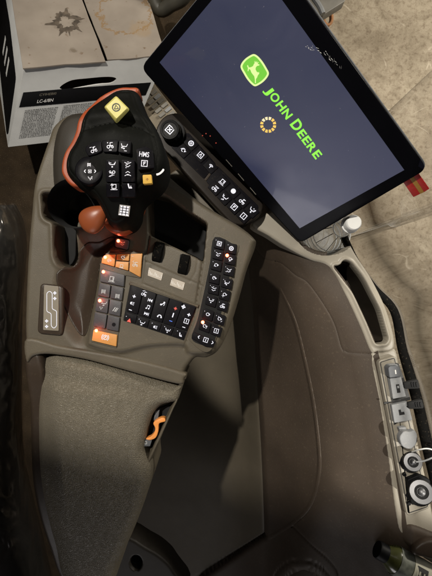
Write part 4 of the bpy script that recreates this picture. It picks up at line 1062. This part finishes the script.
def screenmat():
    m, N, L, P = nt('lit screen')
    P.inputs['Roughness'].default_value = .40
    tq = N.new('ShaderNodeTexCoord'); nq = N.new('ShaderNodeTexNoise'); nq.inputs['Scale'].default_value = 330; nq.inputs['Detail'].default_value = 2; L.new(tq.outputs['Object'], nq.inputs['Vector'])
    rq = N.new('ShaderNodeValToRGB'); rq.color_ramp.elements[0].position = .74; rq.color_ramp.elements[0].color = (.01, .01, .012, 1); rq.color_ramp.elements[1].position = .80; rq.color_ramp.elements[1].color = (.16, .15, .14, 1)
    L.new(nq.outputs['Fac'], rq.inputs['Fac']); L.new(rq.outputs['Color'], P.inputs['Base Color'])
    ns = N.new('ShaderNodeTexNoise'); ns.inputs['Scale'].default_value = 14; ns.inputs['Detail'].default_value = 6; ns.inputs['Distortion'].default_value = 1.5; L.new(tq.outputs['Object'], ns.inputs['Vector'])
    ms = N.new('ShaderNodeMapRange'); ms.inputs['From Min'].default_value = .3; ms.inputs['From Max'].default_value = .7; ms.inputs['To Min'].default_value = .37; ms.inputs['To Max'].default_value = .45
    L.new(ns.outputs['Fac'], ms.inputs['Value']); L.new(ms.outputs['Result'], P.inputs['Roughness'])
    P.inputs['Specular IOR Level'].default_value = 1.0; P.inputs['Coat Weight'].default_value = .25; P.inputs['Coat Roughness'].default_value = .06
    tc = N.new('ShaderNodeTexCoord'); n = N.new('ShaderNodeTexNoise'); n.inputs['Scale'].default_value = 5; L.new(tc.outputs['Object'], n.inputs['Vector'])
    r = N.new('ShaderNodeValToRGB'); e = r.color_ramp.elements; e[0].position = .3; e[0].color = (.020, .025, .058, 1); e[1].position = .75; e[1].color = (.030, .034, .074, 1); L.new(n.outputs['Fac'], r.inputs['Fac'])
    L.new(r.outputs['Color'], P.inputs['Emission Color']); P.inputs['Emission Strength'].default_value = 1.0
    return m
sc_px = [(159.6, 62.5), (299.7, 228.3), (404.3, 170), (249.7, -45)]
mb = MB(); mb.add([onscreen(*p, .0004) for p in sc_px], [[0, 1, 2, 3]], screenmat())
scr = mb.build('screen', mon, smooth=False)
if scr.data.polygons[0].normal.dot(nn) < 0: scr.data.flip_normals()
mb = MB()
def e7(x, y): return (240 + x / 10.8, 45 + y / 10.8)
sh = [e7(*p) for p in ((150, 98), (195, 122), (245, 180), (285, 245), (312, 300), (298, 345), (255, 395), (205, 430), (162, 446), (125, 425), (80, 375), (40, 310), (6, 242), (18, 195), (55, 150), (105, 115))]
sh = SP(sh, 3)
flat(mb, [sh], lambda x, y: onscreen(x, y, .0008), M['cream'])
flat(mb, [offset(sh, 1.9)], lambda x, y: onscreen(x, y, .0011), M['green'])
deer = [(95, 242), (118, 240), (140, 228), (150, 205), (160, 192), (150, 178), (163, 184), (160, 165), (172, 188), (186, 170), (182, 192), (205, 182), (190, 203), (212, 212), (206, 222), (184, 226), (170, 244), (168, 262), (180, 288), (198, 298), (204, 288), (208, 308), (192, 330), (184, 352), (172, 368), (172, 412), (162, 412), (160, 368), (154, 338), (138, 318), (122, 296), (112, 268), (98, 258), (90, 284), (82, 282), (86, 250), (76, 226), (84, 214), (92, 232)]
flat(mb, [[e7(*p) for p in deer]], lambda x, y: onscreen(x, y, .0014), M['cream'])
mb.build('emblem', scr, smooth=False)
# lettering: big J and D, small caps for the rest
mb = MB()
b0 = Vector((264.2, 89.8)); b1 = Vector((316.6, 160.6)); bd = (b1 - b0); bl = bd.length; bd = bd / bl; bu = Vector((bd.y, -bd.x))
adv = [('J', .085, 1.0), ('O', .115, .8), ('H', .105, .8), ('N', .105, .8), (' ', .045, 0), ('D', .12, 1.0), ('E', .085, .8), ('E', .085, .8), ('R', .10, .8), ('E', .085, .8)]
tot = sum(a[1] for a in adv); cur = 0
for ch_, w_, h_ in adv:
    if ch_ != ' ':
        x0 = cur / tot * bl
        text(mb, ch_, lambda x, y: onscreen(*(b0 + bd * (x0 + x) + bu * y), .0008), M['lime'], w=w_ / tot * bl * .84, h=10.6 * h_, bold=.03)
    cur += w_
mb.build('lettering', scr, smooth=False)
mb = MB()
for k in range(12):
    a0 = 2 * math.pi * k / 12 + .08; a1 = a0 + 2 * math.pi / 12 - .16
    flat(mb, ringp(5.0, 8.0, 3, a0, a1, 268.2, 124.8), lambda x, y: onscreen(x, y, .0008), M['amberw'] if k in (7, 8, 9) else M['amber'])
mb.build('loading_ring', scr, smooth=False)
mb = MB(); rs_ = random.Random(5)  # white slivers painted on the glass in place of reflected glints
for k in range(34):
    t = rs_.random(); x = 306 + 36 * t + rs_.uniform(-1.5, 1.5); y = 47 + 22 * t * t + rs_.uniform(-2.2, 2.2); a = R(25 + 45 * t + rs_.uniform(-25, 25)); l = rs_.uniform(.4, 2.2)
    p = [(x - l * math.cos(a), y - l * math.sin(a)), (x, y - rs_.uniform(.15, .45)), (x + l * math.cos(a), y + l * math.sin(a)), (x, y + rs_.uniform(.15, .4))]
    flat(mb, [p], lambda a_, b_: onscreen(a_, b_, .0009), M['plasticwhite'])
mb.build('painted_glints', scr, smooth=False)
# red tab with ochre stripe under the lower right corner
mb = MB()
for q, mm_ in (([(401.6, 180), (408.0, 176.4), (420.2, 194), (413.4, 197.2)], M['red']), ([(408.0, 176.4), (412.2, 174.2), (424.2, 192.2), (420.2, 194)], M['gold']), ([(412.2, 174.2), (417.2, 171.4), (429.4, 188.8), (424.2, 192.2)], M['red'])):
    prism(mb, q, lambda x, y: onscreen(x, y, -.008), -nn, .0022, .15, .0003, mm_)
mb.build('red_tab', mon)
dimr = emis('painted red reflection', (1, .12, .06), .4)
# tiny red reflections painted as glowing dots on the lower bezel, vent slots
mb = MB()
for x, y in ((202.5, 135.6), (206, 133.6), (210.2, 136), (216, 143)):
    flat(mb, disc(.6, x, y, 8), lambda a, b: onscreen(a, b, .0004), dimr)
mb.build('red_reflection', mon, smooth=False)
mb = MB()
for x, y in ((229, 163), (241, 177), (253, 191)):
    flat(mb, [line(x - 3, y - 3.4, x + 3, y + 3.6, .7)], lambda a, b: onscreen(a, b, .0004), M['conduit'])
mb.build('vent_slot', mon, smooth=False)
# mount arm behind the monitor
mb = MB(); tube(mb, [P0 + u * .5 + v * .35 - nn * .03, P0 + u * .5 + v * .3 - nn * .09, W(236, 150, -.16), W(240, 200, -.2)], .018, M['black'], n=14); mb.build('mount_arm', mon)

# ================================================================== WATER BOTTLE under the monitor
wb = thing('water_bottle', 'clear ribbed plastic bottle with white cap standing beside the lower monitor corner', 'bottle', tuple(W(325, 240, -.12)))
ct = W(354.4, 222.4, -.05); bx = Vector((ct.x, ct.y, -.26)); UZ = Vector((0, 0, 1))
mb = MB(); prof = [(0, .004), (.022, .0), (.030, .002), (.0325, .008)]
for k in range(12): prof.append((.0332 - (.0016 if k % 3 == 0 else 0), .012 + k * .0055))
prof += [(.0325, .080), (.0305, .092), (.0315, .096), (.026, .112), (.019, .128), (.0135, .146), (.0115, .160), (.0112, .190)]
lathe(mb, prof, bx, UZ, M['bottle'], 48); mb.build('body', wb)
mb = MB(); lathe(mb, [(0, .0), (.0095, .0), (.0108, -.0012), (.0116, -.003), (.0118, -.016), (.0135, -.017), (.0135, -.020)], ct, UZ, M['plasticwhite'], 36); mb.build('cap', wb)
mb = MB()
for r_, h in ((.0325, .008), (.0338, .030), (.0338, .052), (.0330, .078), (.0322, .094), (.0135, .150)):
    c_ = bx + UZ * h
    tube(mb, [c_ + Vector((math.cos(2 * math.pi * k / 40), math.sin(2 * math.pi * k / 40), 0)) * r_ for k in range(41)], .0008, M['plasticwhite'], n=6, smooth=0, caps=False)
for k in range(9):
    a = 2 * math.pi * k / 9 + .2
    tube(mb, [bx + Vector((math.cos(a), math.sin(a), 0)) * r_ + UZ * h for r_, h in ((.0325, .096), (.0265, .112), (.0195, .128), (.014, .146))], .0007, M['plasticwhite'], n=6)
mb.build('rib', wb)

# ================================================================== DRINK BOTTLE lower right
db = thing('drink_bottle', 'olive drink bottle with cream label and black lettering lying in the cup holder', 'bottle', tuple(W(410, 565, -.12)))
a_ = W(377, 549, -.100); b_ = W(452, 592, -.092); ax = (b_ - a_).normalized(); Lb = (b_ - a_).length
mb = MB(); lathe(mb, [(.013, .014), (.016, .019), (.0205, .026), (.0215, .032), (.0215, Lb)], a_, ax, M['drink'], 36); mb.build('body', db)
mb = MB(); pr = [(0, 0), (.0125, 0), (.0135, .002)]
lathe(mb, pr + [(.0135 , .016)], a_, ax, M['black'], 36); mb.build('cap', db)
a2 = ax.cross(Vector((0, 0, 1))).normalized(); b2 = a2.cross(ax).normalized()
def onb(s, ang, r=.0222): return a_ + ax * s + (a2 * math.sin(ang) + b2 * math.cos(ang)) * r
mb = MB(); rows = [[onb(s, R(-170 + 340 * k / 40), .0219) for k in range(41)] for s in (.030, .0305, .038, .050, .0505)]
grid(mb, rows, mat('grey printed band', (.16, .17, .14), .5, bump=.2, var=.5, vscale=90))
rows = [[onb(s, R(-170 + 340 * k / 40), .0219) for k in range(41)] for s in (.0515, .060, .085, Lb)]
grid(mb, rows, M['paper']); mb.build('label', db)
mb = MB()
text(mb, 'Be', lambda x, y: onb(.056 + y, -.75 + x / .022, .0223), M['dkprint'], w=.034, h=.017, bold=.04)
mb.build('lettering', db, smooth=False)

# ================================================================== SEAT (left)
seat = thing('driver_seat', 'black vinyl driver seat under crinkled clear plastic film at the left edge', 'seat', tuple(W(0, 400, -.4)))
mb = MB()
rows = []
ctrl = [(205, 16), (222, 24), (250, 27), (300, 23), (350, 22), (400, 22), (450, 24), (500, 34), (540, 44), (620, 62)]
cs = catm([(y, x, 0) for y, x in ctrl], 14)
def seatrow(y, xe, inflate=0, wr=0):
    r = []
    for k in range(29):
        t = k / 28; ang = t * math.pi * .62
        x = xe - 110 * (1 - math.sin(math.pi / 2 - 0) * 1) ; 
        xx = xe - 46 * (1 - math.cos(ang * .9)) * 1.9; z = -.13 - .16 + .16 * math.sin(ang)
        p = W(xx, y, z) 
        n = noise.noise(Vector((xx * .09, y * .035, 3.3))) * wr + noise.noise(Vector((xx * .25, y * .1, 8))) * wr * .5
        p += Vector((.25, .1, 1)).normalized() * (inflate + n); r.append(p)
    return r
grid(mb, [seatrow(c[0], c[1]) for c in cs], M['film']); o = mb.build('cushion', seat, ang=80)
mb = MB()
def filmmat():
    m = bpy.data.materials.new('crinkled clear film'); m.use_nodes = True
    N, L = m.node_tree.nodes, m.node_tree.links; N.clear()
    o = N.new('ShaderNodeOutputMaterial'); t = N.new('ShaderNodeBsdfTransparent'); g = N.new('ShaderNodeBsdfGlossy'); g.inputs['Roughness'].default_value = .2; g.inputs['Color'].default_value = (.8, .75, .7, 1)
    tc = N.new('ShaderNodeTexCoord'); n = N.new('ShaderNodeTexNoise'); n.inputs['Scale'].default_value = 6; n.inputs['Detail'].default_value = 2.5; n.inputs['Distortion'].default_value = 1.6
    mp = N.new('ShaderNodeMapping'); mp.inputs['Scale'].default_value = (1.6, .6, 1); L.new(tc.outputs['Object'], mp.inputs['Vector']); L.new(mp.outputs[0], n.inputs['Vector'])
    b = N.new('ShaderNodeBump'); b.inputs['Strength'].default_value = 1; b.inputs['Distance'].default_value = .02; L.new(n.outputs['Fac'], b.inputs['Height']); L.new(b.outputs[0], g.inputs['Normal'])
    f = N.new('ShaderNodeFresnel'); symfres(N, L, f, 1.5); L.new(b.outputs[0], f.inputs['Normal'])
    ad = N.new('ShaderNodeMath'); ad.operation = 'MULTIPLY_ADD'; L.new(f.outputs[0], ad.inputs[0]); ad.inputs[1].default_value = .9; ad.inputs[2].default_value = .07
    x = N.new('ShaderNodeMixShader'); L.new(ad.outputs[0], x.inputs[0]); L.new(t.outputs[0], x.inputs[1]); L.new(g.outputs[0], x.inputs[2]); L.new(x.outputs[0], o.inputs[0])
    return m
cs2 = catm([(y, x + 2.5, 0) for y, x in ctrl], 30)
grid(mb, [seatrow(c[0], c[1], .010, .009) for c in cs2], filmmat()); mb.build('plastic_film', seat, ang=80)

# door glass: tall pane outside the seal (vertical from the seal upward)
dg = MB()
gl = [W(x + 14, y - 4, -.14) for x, y in sealc]
gl = [Vector(p) for p in spline([(352 * 0 + W(345, 150, -.14).x, W(345, 150, -.14).y, -.14), tuple(W(366, 230, -.14))] + [tuple(p) for p in gl], 6, False)]
rows = [[p + Vector((.03 * t, .01 * t, -.10 + .55 * t)) * 1.0 for p in gl] for t in (0, .5, 1)]
grid(dg, rows, M['glass'])
go = dg.build('door_glass', None, ang=80); tag(go, 'clear curved door glass standing outside the black seal', 'glass')
sm = go.modifiers.new('t', 'SOLIDIFY'); sm.thickness = .004

# ================================================================== LIGHT
w = bpy.data.worlds.new('World'); SC.world = w; w.use_nodes = True
bg = w.node_tree.nodes['Background']; bg.inputs[0].default_value = (1, .93, .8, 1); bg.inputs[1].default_value = .012
def spot(name, loc, tgt, energy, size, blend=.15, rad=.012, col=(1, .93, .82)):
    l = bpy.data.lights.new(name, 'SPOT'); l.energy = energy; l.spot_size = R(size); l.spot_blend = blend; l.shadow_soft_size = rad; l.color = col
    o = bpy.data.objects.new(name, l); COL.objects.link(o); o.location = loc
    o.rotation_euler = (Vector(tgt) - Vector(loc)).to_track_quat('-Z', 'Y').to_euler(); return o
def arealight(name, loc, tgt, energy, sx, sy, col=(1, .95, .88)):
    l = bpy.data.lights.new(name, 'AREA'); l.energy = energy; l.shape = 'RECTANGLE'; l.size = sx; l.size_y = sy; l.color = col
    o = bpy.data.objects.new(name, l); COL.objects.link(o); o.location = loc
    o.rotation_euler = (Vector(tgt) - Vector(loc)).to_track_quat('-Z', 'Y').to_euler(); return o
LP = Vector((-.62, .86, 1.95))
spot('work_lamp', LP, W(190, 330, -.1), 215, 66, .3, .03, (1, .94, .84))
spot('shop_lamp', (1.05, -.50, 1.55), W(428, 388, -.09), 270, 14, .35, .012, (1, .95, .86))
spot('console_fill', (.22, -.42, 1.0), W(135, 300, 0), 2.3, 26, .9, .05, (1, .93, .82))  # added fill that lifts the keypads out of the joystick's shadow
arealight('floor_lamp', (2.4, 1.8, .6), (1.3, .9, -2), 90, .5, .5, (1, .93, .80))
arealight('front_fill', (-.3, 2.2, 2.2), (0, 0, 0), 1.5, 1.2, .8, (1, .93, .85))  # soft fill added from the front, no visible source
arealight('side_fill', (1.6, .9, 1.9), (.2, .1, 0), 1.6, .7, .7, (.93, .93, 1))  # weak bluish fill added from the right, unseen
arealight('screen_sheen_fill', (-.55, -2.3, .62), (.15, .1, 0), 10, 1.0, .7, (1, .96, .96))  # unseen area light added to give the screen its pale reflected gradient

# unseen slab added above the camera, its edge set to shade the lower console
ZR = 1.05
def onslab(p): return p + (LP - p) * ((ZR - p.z) / (LP.z - p.z))
ra, rb = onslab(W(60, 440, 0)), onslab(W(400, 528, -.1)); rd = (rb - ra).normalized(); rn = Vector((rd.y, -rd.x, 0))
if rn.y > 0: rn = -rn
e0, e1 = ra - rd * .9, ra + rd * .62
mb = MB(); mb.add([e0, e1, e1 + rn * 1.3, e0 + rn * 1.3, e0 - DN * .03, e1 - DN * .03, e1 + rn * 1.3 - DN * .03, e0 + rn * 1.3 - DN * .03],
                  [[0, 1, 2, 3], [7, 6, 5, 4], [0, 4, 5, 1], [1, 5, 6, 2], [2, 6, 7, 3], [3, 7, 4, 0]], M['palm'])
structure(mb.build('shade_slab'))

# ================================================================== CAMERA
cam = bpy.data.cameras.new('camera'); co = bpy.data.objects.new('camera', cam); COL.objects.link(co)
co.location = (0, 0, H); cam.sensor_width = 36; cam.sensor_fit = 'AUTO'; cam.lens = F / 576 * 36; cam.clip_start = .01; cam.clip_end = 50
SC.camera = co
SC.render.engine = 'CYCLES'
SC.view_settings.view_transform = 'Standard'; SC.view_settings.look = 'None'; SC.view_settings.gamma = 1; SC.view_settings.exposure = 0
